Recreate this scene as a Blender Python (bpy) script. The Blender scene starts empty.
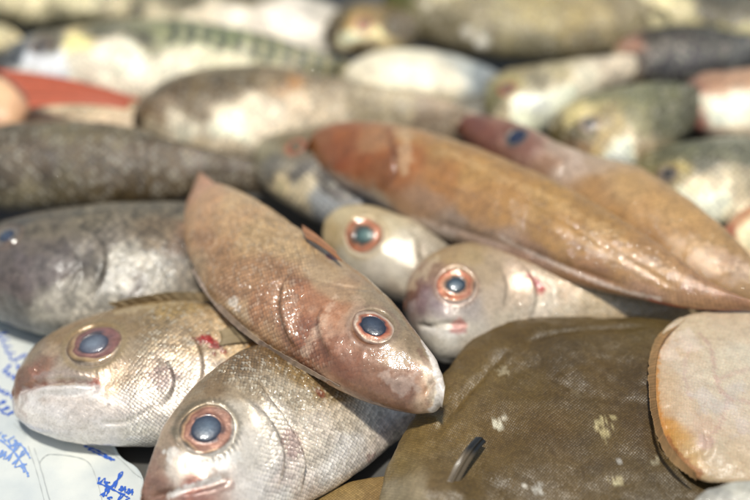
import bpy, math, random
import numpy as np
from mathutils import Vector
from mathutils.bvhtree import BVHTree

random.seed(7)
scene = bpy.context.scene
COL = scene.collection

# ------------------------------------------------------------------ camera
PITCH = math.radians(40)
DIST = 0.64
FOC = 60.0
cam_pos = np.array([0.0, -DIST*math.cos(PITCH), 0.03+DIST*math.sin(PITCH)])
FWD = np.array([0.0, math.cos(PITCH), -math.sin(PITCH)])
RGT = np.array([1.0, 0.0, 0.0])
UPV = np.cross(RGT, FWD)
K = 36.0/FOC/750.0           # metres per photo pixel at one metre

cd = bpy.data.cameras.new('camera'); cam = bpy.data.objects.new('camera', cd); COL.objects.link(cam)
cam.location = cam_pos; cam.rotation_euler = (math.pi/2-PITCH, 0, 0)
cd.lens = FOC; cd.sensor_width = 36; cd.clip_start = 0.01; cd.clip_end = 50
cd.dof.use_dof = True; cd.dof.focus_distance = 0.543; cd.dof.aperture_fstop = 2.8; cd.dof.aperture_blades = 0
scene.camera = cam

def unproj(px, z):
    """where the line of sight through a photo point meets height z (used once, to lay the fish out)"""
    px = np.asarray(px, float); z = np.broadcast_to(np.asarray(z, float), px.shape[:-1])
    d = FWD + (px[..., 0:1]-375)*K*RGT - (px[..., 1:2]-250)*K*UPV
    t = (z-cam_pos[2])/d[..., 2]
    return cam_pos + d*t[..., None]

def proj(P):
    q = P-cam_pos; w = q@FWD
    return np.stack([(q@RGT)/w/K+375, 250-(q@UPV)/w/K], -1)

# ------------------------------------------------------------------ small maths
def lin(c):
    c = np.asarray(c, float)/255.0
    return np.where(c <= 0.04045, c/12.92, ((c+0.055)/1.055)**2.4)

def vnoise(p, scale, seed=0):
    p = p*scale + seed*17.31
    i = np.floor(p).astype(np.int64); f = p-i; f = f*f*(3-2*f)
    def h(a, b, c):
        n = (a*374761393 + b*668265263 + c*2147483647 + seed*1274126177) & 0xffffffff
        n = ((n ^ (n >> 13))*1274126177) & 0xffffffff
        n = ((n ^ (n >> 16))*2246822519) & 0xffffffff
        return (n & 0xffff)/65535.0
    r = 0
    for dx in (0, 1):
        for dy in (0, 1):
            for dz in (0, 1):
                w = (f[:, 0] if dx else 1-f[:, 0])*(f[:, 1] if dy else 1-f[:, 1])*(f[:, 2] if dz else 1-f[:, 2])
                r = r + w*h(i[:, 0]+dx, i[:, 1]+dy, i[:, 2]+dz)
    return r*2-1

def fbm(p, scale, seed=0, o=3):
    return sum(vnoise(p, scale*2**k, seed+k)*0.5**k for k in range(o))

def hermite(t, P, u):
    P = np.asarray(P, float)
    if P.ndim == 1: P = P[:, None]
    m = np.zeros_like(P)
    dt = np.diff(t)[:, None]; s = np.diff(P, axis=0)/dt
    m[1:-1] = (s[:-1]*dt[1:]+s[1:]*dt[:-1])/(dt[1:]+dt[:-1]); m[0] = s[0]; m[-1] = s[-1]
    k = np.clip(np.searchsorted(t, u, 'right')-1, 0, len(t)-2)
    h = (t[k+1]-t[k]); x = ((u-t[k])/h)[:, None]; h = h[:, None]
    return ((2*x**3-3*x**2+1)*P[k] + (x**3-2*x**2+x)*h*m[k] + (-2*x**3+3*x**2)*P[k+1] + (x**3-x**2)*h*m[k+1])

# ------------------------------------------------------------------ mesh linking
def tag(o, label=None, cat=None, group=None, kind=None):
    if label: o['label'] = label
    if cat: o['category'] = cat
    if group: o['group'] = group
    if kind: o['kind'] = kind

def link_mesh(name, V, F, mat, parent=None, origin=None, attrs=None, uv=None, smooth=True):
    me = bpy.data.meshes.new(name)
    origin = np.zeros(3) if origin is None else origin
    V = np.asarray(V)-origin
    F = np.asarray(F)
    me.vertices.add(len(V)); me.vertices.foreach_set('co', V.astype(np.float32).ravel())
    me.loops.add(F.size); me.loops.foreach_set('vertex_index', F.astype(np.int32).ravel())
    me.polygons.add(len(F)); me.polygons.foreach_set('loop_start', np.arange(0, F.size, F.shape[1], dtype=np.int32))
    me.polygons.foreach_set('loop_total', np.full(len(F), F.shape[1], np.int32))
    me.update(calc_edges=True); me.validate()
    if smooth: me.polygons.foreach_set('use_smooth', np.ones(len(me.polygons), bool))
    if uv is not None:
        l = me.uv_layers.new(name='UVMap')
        idx = np.zeros(len(me.loops), np.int32); me.loops.foreach_get('vertex_index', idx)
        l.data.foreach_set('uv', uv[idx].astype(np.float32).ravel())
    for k, a in (attrs or {}).items():
        a = np.asarray(a)
        if a.ndim == 2:
            at = me.attributes.new(k, 'FLOAT_COLOR', 'POINT')
            at.data.foreach_set('color', np.c_[a, np.ones(len(a))].astype(np.float32).ravel())
        else:
            at = me.attributes.new(k, 'FLOAT', 'POINT'); at.data.foreach_set('value', a.astype(np.float32))
    me.materials.append(mat)
    o = bpy.data.objects.new(name, me); COL.objects.link(o)
    if parent is not None: o.parent = parent
    else: o.location = origin
    return o

def grid_faces(n, m, wrap=True):
    i = np.arange(n-1)[:, None]; j = np.arange(m if wrap else m-1)[None, :]
    j2 = (j+1) % m
    return np.stack([i*m+j, i*m+j2, (i+1)*m+j2, (i+1)*m+j], -1).reshape(-1, 4)

# ------------------------------------------------------------------ materials
def nodes_of(name):
    m = bpy.data.materials.new(name); m.use_nodes = True
    nt = m.node_tree
    return m, nt, nt.nodes['Principled BSDF'], nt.nodes.new, nt.links.new

def math_node(nt, op, a, b=None, c=None, clamp=False):
    n = nt.nodes.new('ShaderNodeMath'); n.operation = op; n.use_clamp = clamp
    for i, v in enumerate((a, b, c)):
        if v is None: continue
        if isinstance(v, (int, float)): n.inputs[i].default_value = v
        else: nt.links.new(v, n.inputs[i])
    return n.outputs[0]

def vmath(nt, op, a, b=None, scale=None):
    n = nt.nodes.new('ShaderNodeVectorMath'); n.operation = op
    for i, v in enumerate((a, b)):
        if v is None: continue
        if isinstance(v, tuple): n.inputs[i].default_value = v
        else: nt.links.new(v, n.inputs[i])
    if scale is not None:
        n.inputs['Scale'].default_value = scale
    return n.outputs['Value'] if op in ('DOT_PRODUCT', 'LENGTH') else n.outputs['Vector']

def skin_material(name, pitch=0.0022, scale_h=0.00035, metallic=0.45, rough=0.36, coat=0.7, coat_rough=0.12,
                  cell_var=0.35, mottle=0.35, mottle_scale=160, rand=0.3, aspect=1.0, slime=0.00035, fleck=0.0,
                  sss=0.0, dark=(0.42, 0.37, 0.28), rot=45, edge=0.35, film=0.00055, crescent=0.4, jumble=0.6, grain=0.22, sparkle=0.08, glint=0.0, coat_h=0.0003, film_scale=240):
    m, nt, b, N, L = nodes_of(name)
    pig = N('ShaderNodeAttribute'); pig.attribute_name = 'pig'
    scl = N('ShaderNodeAttribute'); scl.attribute_name = 'scl'
    met = N('ShaderNodeAttribute'); met.attribute_name = 'met'
    tc = N('ShaderNodeTexCoord')
    # --- scales, laid out along the skin
    mp = N('ShaderNodeMapping'); L(tc.outputs['UV'], mp.inputs[0])
    mp.inputs['Rotation'].default_value = (0, 0, math.radians(rot))
    mp.inputs['Scale'].default_value = (1/pitch, aspect/pitch, 1)
    # wobble so rows are never straight
    nz = N('ShaderNodeTexNoise'); nz.inputs['Scale'].default_value = 0.35; nz.inputs['Detail'].default_value = 2
    L(mp.outputs[0], nz.inputs['Vector'])
    wob = vmath(nt, 'SUBTRACT', nz.outputs['Color'], (0.5, 0.5, 0.5)); wob = vmath(nt, 'SCALE', wob, scale=0.7)
    co = vmath(nt, 'ADD', mp.outputs[0], wob)
    vo = N('ShaderNodeTexVoronoi'); vo.voronoi_dimensions = '2D'; vo.inputs['Scale'].default_value = 1
    vo.inputs['Randomness'].default_value = rand
    L(co, vo.inputs['Vector'])
    rel = vmath(nt, 'SUBTRACT', co, vo.outputs['Position'])
    cr = vmath(nt, 'SUBTRACT', vo.outputs['Color'], (0.5, 0.5, 0.5)); cr = vmath(nt, 'SCALE', cr, scale=jumble)
    th = math.radians(rot)
    tilt = vmath(nt, 'ADD', cr, (0.75*math.cos(th), 0.75*math.sin(th), 0))
    shingle = vmath(nt, 'DOT_PRODUCT', rel, tilt)
    d2 = math_node(nt, 'POWER', vo.outputs['Distance'], 2.0)
    hgt = math_node(nt, 'SUBTRACT', shingle, d2)
    hgt = math_node(nt, 'MULTIPLY', hgt, scl.outputs['Fac'])
    # --- colour
    ve = N('ShaderNodeTexVoronoi'); ve.voronoi_dimensions = '2D'; ve.feature = 'DISTANCE_TO_EDGE'
    ve.inputs['Scale'].default_value = 1; ve.inputs['Randomness'].default_value = rand
    L(co, ve.inputs['Vector'])
    ed = N('ShaderNodeMapRange'); ed.inputs['From Max'].default_value = 0.16; ed.inputs['To Min'].default_value = 1-edge; ed.inputs['To Max'].default_value = 1
    L(ve.outputs['Distance'], ed.inputs['Value'])
    sep = N('ShaderNodeSeparateColor'); L(vo.outputs['Color'], sep.inputs[0])
    cv = math_node(nt, 'MULTIPLY_ADD', sep.outputs[0], cell_var*2, 1-cell_var)
    cv = math_node(nt, 'MULTIPLY', cv, ed.outputs[0])
    along = vmath(nt, 'DOT_PRODUCT', rel, (math.cos(th), math.sin(th), 0))
    cres = math_node(nt, 'MULTIPLY_ADD', along, crescent*1.6, 1.0)  # crescent highlight painted into the colour at each scale's trailing edge
    cv = math_node(nt, 'MULTIPLY', cv, cres)
    one = math_node(nt, 'SUBTRACT', cv, 1.0)
    cv = math_node(nt, 'MULTIPLY_ADD', one, scl.outputs['Fac'], 1.0)
    n1 = N('ShaderNodeTexNoise'); n1.inputs['Scale'].default_value = mottle_scale; n1.inputs['Detail'].default_value = 8; n1.inputs['Roughness'].default_value = 0.68
    L(tc.outputs['Object'], n1.inputs['Vector'])
    r1 = N('ShaderNodeMapRange'); r1.inputs['From Min'].default_value = 0.34; r1.inputs['From Max'].default_value = 0.62
    r1.interpolation_type = 'SMOOTHSTEP'; L(n1.outputs['Fac'], r1.inputs['Value'])
    mot = math_node(nt, 'MULTIPLY_ADD', r1.outputs[0], mottle, 1-mottle*0.45)
    fac = math_node(nt, 'MULTIPLY', cv, mot)
    mul = N('ShaderNodeMix'); mul.data_type = 'RGBA'; mul.blend_type = 'MULTIPLY'; mul.inputs[0].default_value = 1
    L(pig.outputs['Color'], mul.inputs[6]); cc = N('ShaderNodeCombineColor')
    for k in range(3): L(fac, cc.inputs[k])
    L(cc.outputs[0], mul.inputs[7])
    # fine grain of the wet skin
    ng = N('ShaderNodeTexNoise'); ng.inputs['Scale'].default_value = 900; ng.inputs['Detail'].default_value = 4; ng.inputs['Roughness'].default_value = 0.7
    L(tc.outputs['Object'], ng.inputs['Vector'])
    gr = N('ShaderNodeMapRange'); gr.inputs['From Min'].default_value = 0.32; gr.inputs['From Max'].default_value = 0.68; gr.inputs['To Min'].default_value = 1-grain; gr.inputs['To Max'].default_value = 1+grain
    L(ng.outputs['Fac'], gr.inputs['Value'])
    fac = math_node(nt, 'MULTIPLY', fac, gr.outputs[0])
    for k in range(3): L(fac, cc.inputs[k])
    # brown freckling
    n2 = N('ShaderNodeTexNoise'); n2.inputs['Scale'].default_value = mottle_scale*3.1; n2.inputs['Detail'].default_value = 6; n2.inputs['Roughness'].default_value = 0.75
    L(tc.outputs['Object'], n2.inputs['Vector'])
    r2 = N('ShaderNodeMapRange'); r2.inputs['From Min'].default_value = 0.50; r2.inputs['From Max'].default_value = 0.72; r2.inputs['To Max'].default_value = 0.55
    L(n2.outputs['Fac'], r2.inputs['Value'])
    mx = N('ShaderNodeMix'); mx.data_type = 'RGBA'; mx.blend_type = 'MULTIPLY'
    L(r2.outputs[0], mx.inputs[0]); L(mul.outputs[2], mx.inputs[6]); mx.inputs[7].default_value = (*dark, 1)
    out = mx.outputs[2]
    if glint > 0:   # glints painted into the colour of single scales
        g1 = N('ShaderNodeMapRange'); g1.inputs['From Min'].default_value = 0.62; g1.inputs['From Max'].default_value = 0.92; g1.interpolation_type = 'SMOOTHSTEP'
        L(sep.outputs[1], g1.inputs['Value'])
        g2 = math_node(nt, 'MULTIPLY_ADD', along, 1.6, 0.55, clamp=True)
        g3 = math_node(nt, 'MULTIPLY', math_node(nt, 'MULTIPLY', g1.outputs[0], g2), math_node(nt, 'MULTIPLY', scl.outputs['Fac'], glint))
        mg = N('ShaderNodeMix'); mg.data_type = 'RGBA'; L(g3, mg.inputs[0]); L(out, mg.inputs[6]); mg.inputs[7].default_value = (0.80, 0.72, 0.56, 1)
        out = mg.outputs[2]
    if fleck > 0:   # pale slime / scale flecks
        n3 = N('ShaderNodeTexNoise'); n3.inputs['Scale'].default_value = 330; n3.inputs['Detail'].default_value = 5; n3.inputs['Roughness'].default_value = 0.7
        L(tc.outputs['Object'], n3.inputs['Vector'])
        r3 = N('ShaderNodeMapRange'); r3.inputs['From Min'].default_value = 0.62; r3.inputs['From Max'].default_value = 0.74; r3.inputs['To Max'].default_value = fleck
        L(n3.outputs['Fac'], r3.inputs['Value'])
        mf = N('ShaderNodeMix'); mf.data_type = 'RGBA'
        L(r3.outputs[0], mf.inputs[0]); L(out, mf.inputs[6]); mf.inputs[7].default_value = (0.62, 0.57, 0.5, 1)
        out = mf.outputs[2]
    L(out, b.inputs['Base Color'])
    mm = math_node(nt, 'MULTIPLY', met.outputs['Fac'], metallic)
    L(mm, b.inputs['Metallic'])
    rr = math_node(nt, 'MULTIPLY_ADD', n2.outputs['Fac'], 0.3, rough-0.15)
    L(rr, b.inputs['Roughness'])
    # --- relief
    bs = N('ShaderNodeBump'); bs.inputs['Strength'].default_value = 1; bs.inputs['Distance'].default_value = scale_h
    L(hgt, bs.inputs['Height'])
    b2 = N('ShaderNodeBump'); b2.inputs['Strength'].default_value = 1; b2.inputs['Distance'].default_value = slime
    L(n2.outputs['Fac'], b2.inputs['Height']); L(bs.outputs[0], b2.inputs['Normal'])
    L(b2.outputs[0], b.inputs['Normal'])
    # wet film: its own lumpy surface
    n4 = N('ShaderNodeTexNoise'); n4.inputs['Scale'].default_value = film_scale; n4.inputs['Detail'].default_value = 4; n4.inputs['Roughness'].default_value = 0.6
    L(tc.outputs['Object'], n4.inputs['Vector'])
    b3 = N('ShaderNodeBump'); b3.inputs['Strength'].default_value = 1; b3.inputs['Distance'].default_value = film
    hf = math_node(nt, 'MULTIPLY_ADD', ng.outputs['Fac'], sparkle, n4.outputs['Fac'])
    L(hf, b3.inputs['Height'])
    b4 = N('ShaderNodeBump'); b4.inputs['Strength'].default_value = 1.0; b4.inputs['Distance'].default_value = coat_h
    L(hgt, b4.inputs['Height']); L(b3.outputs[0], b4.inputs['Normal'])
    L(b4.outputs[0], b.inputs['Coat Normal'])
    b.inputs['Coat Weight'].default_value = coat; b.inputs['Coat Roughness'].default_value = coat_rough
    b.inputs['Coat IOR'].default_value = 1.42
    b.inputs['Specular IOR Level'].default_value = 0.4
    if sss > 0:
        b.inputs['Subsurface Weight'].default_value = sss
        b.inputs['Subsurface Radius'].default_value = (1, 0.45, 0.25); b.inputs['Subsurface Scale'].default_value = 0.004
    return m

SKIN = {
    'bream':  skin_material('bream_skin', pitch=0.0016, scale_h=0.00016, coat_h=0.00042, metallic=0.26, rough=0.33, cell_var=0.28, grain=0.09, mottle=0.22, mottle_scale=230, rand=0.42, edge=0.20,
                            glint=0.6, jumble=0.8, fleck=0.1, slime=0.00008, film=0.0008, film_scale=190, coat=1.0, coat_rough=0.05, dark=(0.40, 0.34, 0.25)),
    'hero':   skin_material('pandora_skin', pitch=0.00175, scale_h=0.00012, coat_h=0.00022, metallic=0.08, rough=0.40, film_scale=170, cell_var=0.22, grain=0.12, mottle=0.26, mottle_scale=150, rand=0.42, edge=0.16,
                            glint=0.2, jumble=0.7, fleck=0.10, slime=0.00008, film=0.00045, coat=1.0, coat_rough=0.04),
    'grey':   skin_material('grey_fish_skin', pitch=0.0042, scale_h=0.00016, coat_h=0.00016, metallic=0.0, rough=0.45, cell_var=0.2, mottle=0.8, mottle_scale=150, rand=0.6, edge=0.1, fleck=0.3, grain=0.2, slime=0.00015, coat=0.55),
    'tan':    skin_material('tan_fish_skin', pitch=0.0016, scale_h=0.00010, coat_h=0.00028, metallic=0.04, rough=0.38, film_scale=150, cell_var=0.16, mottle=0.20, mottle_scale=60, coat=1.0, coat_rough=0.04, jumble=1.0, edge=0.10, rand=0.35,
                            crescent=0.25, grain=0.10, slime=0.00006, film=0.0006),
    'flat':   skin_material('flatfish_skin', pitch=0.00105, scale_h=0.00020, coat_h=0.00015, metallic=0.0, rough=0.45, cell_var=0.14, mottle=0.22, mottle_scale=60, rand=0.10, coat=0.22, coat_rough=0.25,
                            slime=0.00005, crescent=0.1, edge=0.30, dark=(0.55, 0.48, 0.36), film=0.0004, grain=0.08),
    'pale':   skin_material('pale_underside_skin', pitch=0.0016, scale_h=0.00005, coat_h=0.00005, metallic=0.0, rough=0.42, cell_var=0.04, mottle=0.16, mottle_scale=150, coat=0.4, coat_rough=0.2, sss=0.2,
                            dark=(0.72, 0.58, 0.54), edge=0.06, crescent=0.05, grain=0.08, slime=0.00015, film=0.0006),
    'back':   skin_material('silver_fish_skin', pitch=0.0030, scale_h=0.0003, coat_h=0.0009, metallic=0.07, rough=0.42, cell_var=0.3, mottle=0.4, mottle_scale=75, rand=0.5, coat=0.75, coat_rough=0.05, edge=0.2,
                            glint=0.3, grain=0.1, film=0.0012),
}

def eye_material():
    m, nt, b, N, L = nodes_of('eye_tissue')
    a = N('ShaderNodeAttribute'); a.attribute_name = 'pig'
    tc = N('ShaderNodeTexCoord')
    n = N('ShaderNodeTexNoise'); n.inputs['Scale'].default_value = 700; n.inputs['Detail'].default_value = 5
    L(tc.outputs['Object'], n.inputs['Vector'])
    r = N('ShaderNodeMapRange'); r.inputs['From Min'].default_value = 0.3; r.inputs['From Max'].default_value = 0.7; r.inputs['To Min'].default_value = 0.85; r.inputs['To Max'].default_value = 1.12
    L(n.outputs['Fac'], r.inputs['Value'])
    cc = N('ShaderNodeCombineColor')
    for k in range(3): L(r.outputs[0], cc.inputs[k])
    mul = N('ShaderNodeMix'); mul.data_type = 'RGBA'; mul.blend_type = 'MULTIPLY'; mul.inputs[0].default_value = 1
    L(a.outputs['Color'], mul.inputs[6]); L(cc.outputs[0], mul.inputs[7])
    L(mul.outputs[2], b.inputs['Base Color'])
    b.inputs['Roughness'].default_value = 0.35; b.inputs['Metallic'].default_value = 0.15
    b.inputs['Coat Weight'].default_value = 1; b.inputs['Coat Roughness'].default_value = 0.06
    n2 = N('ShaderNodeTexNoise'); n2.inputs['Scale'].default_value = 350; n2.inputs['Detail'].default_value = 2
    L(tc.outputs['Object'], n2.inputs['Vector'])
    bp = N('ShaderNodeBump'); bp.inputs['Distance'].default_value = 0.00022; L(n2.outputs['Fac'], bp.inputs['Height'])
    L(bp.outputs[0], b.inputs['Coat Normal']); 
    bp2 = N('ShaderNodeBump'); bp2.inputs['Distance'].default_value = 0.00012; L(n.outputs['Fac'], bp2.inputs['Height'])
    L(bp2.outputs[0], b.inputs['Normal'])
    return m
EYE = eye_material()

def fin_material(name, col, tr=0.35, tip=None, contrast=1.0, coat=0.8):
    m, nt, b, N, L = nodes_of(name)
    a = N('ShaderNodeAttribute'); a.attribute_name = 'ray'
    tc = N('ShaderNodeTexCoord')
    n = N('ShaderNodeTexNoise'); n.inputs['Scale'].default_value = 250; n.inputs['Detail'].default_value = 4
    L(tc.outputs['Object'], n.inputs['Vector'])
    f = math_node(nt, 'MULTIPLY', a.outputs['Fac'], 0.6*contrast); f = math_node(nt, 'MULTIPLY_ADD', n.outputs['Fac'], 1.1-0.6*contrast, f)
    mx = N('ShaderNodeMix'); mx.data_type = 'RGBA'; L(f, mx.inputs[0])
    mx.inputs[6].default_value = (*[c*0.55 for c in col], 1); mx.inputs[7].default_value = (*[min(1, c*1.35) for c in col], 1)
    if tip:
        al = N('ShaderNodeAttribute'); al.attribute_name = 'along'
        rm = N('ShaderNodeMapRange'); rm.inputs['From Min'].default_value = 0.45; rm.inputs['From Max'].default_value = 0.7; rm.interpolation_type = 'SMOOTHSTEP'
        L(al.outputs['Fac'], rm.inputs['Value'])
        m3 = N('ShaderNodeMix'); m3.data_type = 'RGBA'; L(a.outputs['Fac'], m3.inputs[0]); m3.inputs[6].default_value = (*tip, 1); m3.inputs[7].default_value = (0.05, 0.047, 0.04, 1)
        m2 = N('ShaderNodeMix'); m2.data_type = 'RGBA'; L(rm.outputs[0], m2.inputs[0]); L(mx.outputs[2], m2.inputs[6]); L(m3.outputs[2], m2.inputs[7])
        mx = m2
    L(mx.outputs[2], b.inputs['Base Color']); b.inputs['Roughness'].default_value = 0.35
    b.inputs['Coat Weight'].default_value = coat; b.inputs['Coat Roughness'].default_value = 0.15
    if tr:
        t = N('ShaderNodeBsdfTranslucent'); L(mx.outputs[2], t.inputs[0])
        ms = N('ShaderNodeMixShader'); ms.inputs[0].default_value = tr
        L(b.outputs[0], ms.inputs[1]); L(t.outputs[0], ms.inputs[2])
        L(ms.outputs[0], nt.nodes['Material Output'].inputs[0])
    return m

# ------------------------------------------------------------------ fish
ALB = 1.0     # photo colour -> base colour

def polyline_dist(P, Q):
    """distance of points P to polyline Q (3-D) and index-free side vector"""
    best = np.full(len(P), 1e9); near = np.zeros_like(P); tt = np.zeros(len(P))
    n = len(Q)-1
    for k in range(n):
        a, b = Q[k], Q[k+1]; ab = b-a; t = np.clip(((P-a)@ab)/(ab@ab+1e-12), 0, 1)
        c = a+t[:, None]*ab; d = np.linalg.norm(P-c, axis=1)
        m = d < best; best[m] = d[m]; near[m] = c[m]; tt[m] = (k+t[m])/n
    return best, near, tt

class Fish: pass

def trace(on, Pf, pts):
    """a smooth line over the skin through a few marked points"""
    pts = np.array(pts, float)
    if len(pts) < 3: q = pts[0]+(pts[-1]-pts[0])*np.linspace(0, 1, 8)[:, None]
    else: q = hermite(np.linspace(0, 1, len(pts)), pts, np.linspace(0, 1, len(pts)*5))
    Q = Pf[[on(p) for p in q]]
    for _ in range(4): Q[1:-1] = (Q[:-2]+2*Q[1:-1]+Q[2:])/4
    return Q

def fish(name, label, D, V, zD, zV, skin, cols, ratio=(0.62, 0.45, 0.4, 0.3), res=(150, 96), marks=(), grooves=(), steps=(),
         eye=None, group=None, cat='fish', scl_from=None, met=None, shape=1.0, power=1.0, seed=1, blend=3.0, warp=1.0,
         lump=0.0004, bumps=(), scl_all=1.0, arch=0.0, sat=1.15, gain=1.0, contrast=1.0, tint=(1, 1, 1)):
    D = np.asarray(D, float); V = np.asarray(V, float); n = len(D)
    if len(V) != n: V = hermite(np.linspace(0, 1, len(V)), V, np.linspace(0, 1, n))
    mid = (D+V)/2
    t = np.r_[0, np.cumsum(np.linalg.norm(np.diff(mid, axis=0), axis=1)*0.6
                           + np.linalg.norm(np.diff(D, axis=0), axis=1)*0.2+np.linalg.norm(np.diff(V, axis=0), axis=1)*0.2)]; t /= t[-1]
    nu, nv = res
    w = np.linspace(0, 1, nu); u = 0.45*w+0.55*w*w
    Dp = hermite(t, D, u); Vp = hermite(t, V, u)
    def zz(z):
        z = np.atleast_1d(z).astype(float)
        return np.interp(u, np.linspace(0, 1, len(z)), z)
    a_ = arch*np.sin(np.pi*u)
    D3 = unproj(Dp, zz(zD)+a_); V3 = unproj(Vp, zz(zV)+a_)
    C = (D3+V3)/2; H = (D3-V3)/2
    hl = np.linalg.norm(H, axis=1)
    T = np.gradient(C, axis=0); k = 5
    T = np.stack([np.convolve(np.pad(T[:, i], k, 'edge'), np.ones(2*k+1)/(2*k+1), 'valid') for i in range(3)], 1)
    Nn = np.cross(T, H); Nn /= np.linalg.norm(Nn, axis=1)[:, None]+1e-12
    Nn *= np.sign(Nn[:, 2].sum())
    Nn = np.stack([np.convolve(np.pad(Nn[:, i], 12, 'edge'), np.ones(25)/25, 'valid') for i in range(3)], 1)
    Nn /= np.linalg.norm(Nn, axis=1)[:, None]
    hs = hl.copy()
    b = np.interp(u, np.linspace(0, 1, len(ratio)), ratio)*hl
    # the outline the eye sees belongs to the bulging flank: shrink the half-height to suit
    c2 = proj(C); h2 = proj(C+H)-c2; n2 = proj(C+Nn*b[:, None])-c2
    a2 = np.gradient(c2, axis=0); a2 /= np.linalg.norm(a2, axis=1)[:, None]+1e-9
    pr = np.stack([-a2[:, 1], a2[:, 0]], 1)
    hp = np.abs((h2*pr).sum(1)); npp = np.abs((n2*pr).sum(1))
    s = np.sqrt(np.clip(1-(npp/(hp+1e-6))**2, 0.5, 1))
    s = np.convolve(np.pad(s, 6, 'edge'), np.ones(13)/13, 'valid')
    th = np.linspace(0, 2*math.pi, nv, endpoint=False)
    ct, st = np.cos(th), np.sin(th)
    ct = np.sign(ct)*np.abs(ct)**shape; st = np.sign(st)*np.abs(st)**power
    P = C[:, None]+ (H*s[:, None])[:, None]*ct[None, :, None] + (Nn*b[:, None])[:, None]*st[None, :, None]
    # uv in metres
    al = np.r_[0, np.cumsum(np.linalg.norm(np.diff(C, axis=0), axis=1))]
    seg = np.linalg.norm(np.diff(P, axis=1, append=P[:, :1]), axis=2)
    cum = np.cumsum(seg, axis=1)-seg; q = nv//4
    cum = cum-cum[:, q:q+1]
    uv = np.stack([np.broadcast_to(al[:, None], cum.shape), cum], -1).reshape(-1, 2)
    F = grid_faces(nu, nv)
    Pf = P.reshape(-1, 3)
    def normals(Pg):
        du = np.gradient(Pg, axis=0); dv = (np.roll(Pg, -1, 1)-np.roll(Pg, 1, 1))
        nn = np.cross(du, dv); nn /= np.linalg.norm(nn, axis=2)[..., None]+1e-12
        cc = C[:, None]
        sg = np.sign(((Pg-cc)*nn).sum(2)); 
        return nn*sg[..., None]
    Nr = normals(P).reshape(-1, 3)
    pp = proj(Pf); vis = ((cam_pos-Pf)*Nr).sum(1) > 0
    vi = np.where(vis)[0]
    def on(px):
        return vi[np.argmin(((pp[vi]-np.asarray(px, float))**2).sum(1))]
    mpp = np.linalg.norm(C[nu//3]-cam_pos)*K      # metres per pixel here
    # ---- relief
    disp = fbm(Pf, 55, seed)*lump + fbm(Pf, 260, seed+5)*lump*0.25
    tw = np.repeat(T/(np.linalg.norm(T, axis=1)[:, None]+1e-12), nv, 0)
    for g in grooves:
        Q = trace(on, Pf, g[0]); wd, dp = g[1]*mpp, g[2]
        d, _, tq = polyline_dist(Pf, Q)
        fade = np.clip(np.minimum(tq, 1-tq)*6, 0.0, 1)
        disp -= dp*np.exp(-(d/wd)**2)*np.where(d < 3*wd, 1, 0)*fade
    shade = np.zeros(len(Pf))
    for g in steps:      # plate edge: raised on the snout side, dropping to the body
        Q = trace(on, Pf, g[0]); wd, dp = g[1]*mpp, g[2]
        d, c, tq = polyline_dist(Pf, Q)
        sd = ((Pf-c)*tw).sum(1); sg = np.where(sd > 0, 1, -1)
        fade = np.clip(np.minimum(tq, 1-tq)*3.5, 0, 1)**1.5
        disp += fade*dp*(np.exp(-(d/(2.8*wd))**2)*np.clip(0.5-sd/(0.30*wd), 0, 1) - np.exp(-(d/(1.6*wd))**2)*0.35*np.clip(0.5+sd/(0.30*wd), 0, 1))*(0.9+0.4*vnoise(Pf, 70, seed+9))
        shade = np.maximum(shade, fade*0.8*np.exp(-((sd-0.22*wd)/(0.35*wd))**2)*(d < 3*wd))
    for (px, r, h) in bumps:
        q0 = Pf[on(px)]; d = np.linalg.norm(Pf-q0, axis=1)/(r*mpp); disp += h*np.exp(-d*d)
    # ---- pigment
    wv = np.stack([fbm(Pf, 70, seed+20+i) for i in range(3)], 1)*warp*9*mpp
    Pw = Pf+wv
    num = np.zeros((len(Pf), 3)); den = np.zeros(len(Pf))
    for c in cols:
        q0 = Pf[on(c[:2])]; d2 = ((Pw-q0)**2).sum(1)/(mpp*mpp)
        ws = (c[5] if len(c) > 5 else 1.0)/(d2+30)**(blend/2+0.5)
        num += ws[:, None]*lin(c[2:5]); den += ws
    pig = num/den[:, None]*ALB*gain*np.array(tint)*np.array([1.0, 0.99, 0.91])
    pig = 0.35*(pig/0.35)**contrast
    lum = pig.mean(1, keepdims=True); pig = np.clip(lum+(pig-lum)*sat, 0.002, 1)
    metv = np.full(len(Pf), 1.0) if met is None else np.full(len(Pf), met, float)
    for mk in marks:     # stains, flecks, spots, painted highlights: (px, radius, colour, strength, raggedness)
        px, r, c, stn, rag = mk
        q0 = Pf[on(px)] if not isinstance(px, list) else None
        if q0 is not None: d = np.linalg.norm(Pf-q0, axis=1)/(r*mpp)
        else: d = polyline_dist(Pf, trace(on, Pf, px))[0]/(r*mpp)
        d = d+rag*fbm(Pf, 1.2/(r*mpp+1e-6)*0.9, seed+40, 4)
        a = np.clip((1.15-d)/0.45, 0, 1)[:, None]*stn
        pig = pig*(1-a)+lin(c)*ALB*a; metv *= 1-0.8*a[:, 0]
    pig *= (1-0.45*shade)[:, None]  # shade of the gap behind plate edges, painted into the pigment
    # scales only behind the gill cover
    if scl_from is None: scl = np.full(len(Pf), scl_all)
    else:
        Q = Pf[[on(p) for p in scl_from]]; d, c, _ = polyline_dist(Pf, Q)
        sd = ((Pf-c)*tw).sum(1)/mpp
        scl = np.clip(sd/18+0.75, 0.12, 1)*scl_all
    f = Fish()
    eyes = []
    if eye: eyes = eye if isinstance(eye, list) else [eye]
    ed = []
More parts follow.
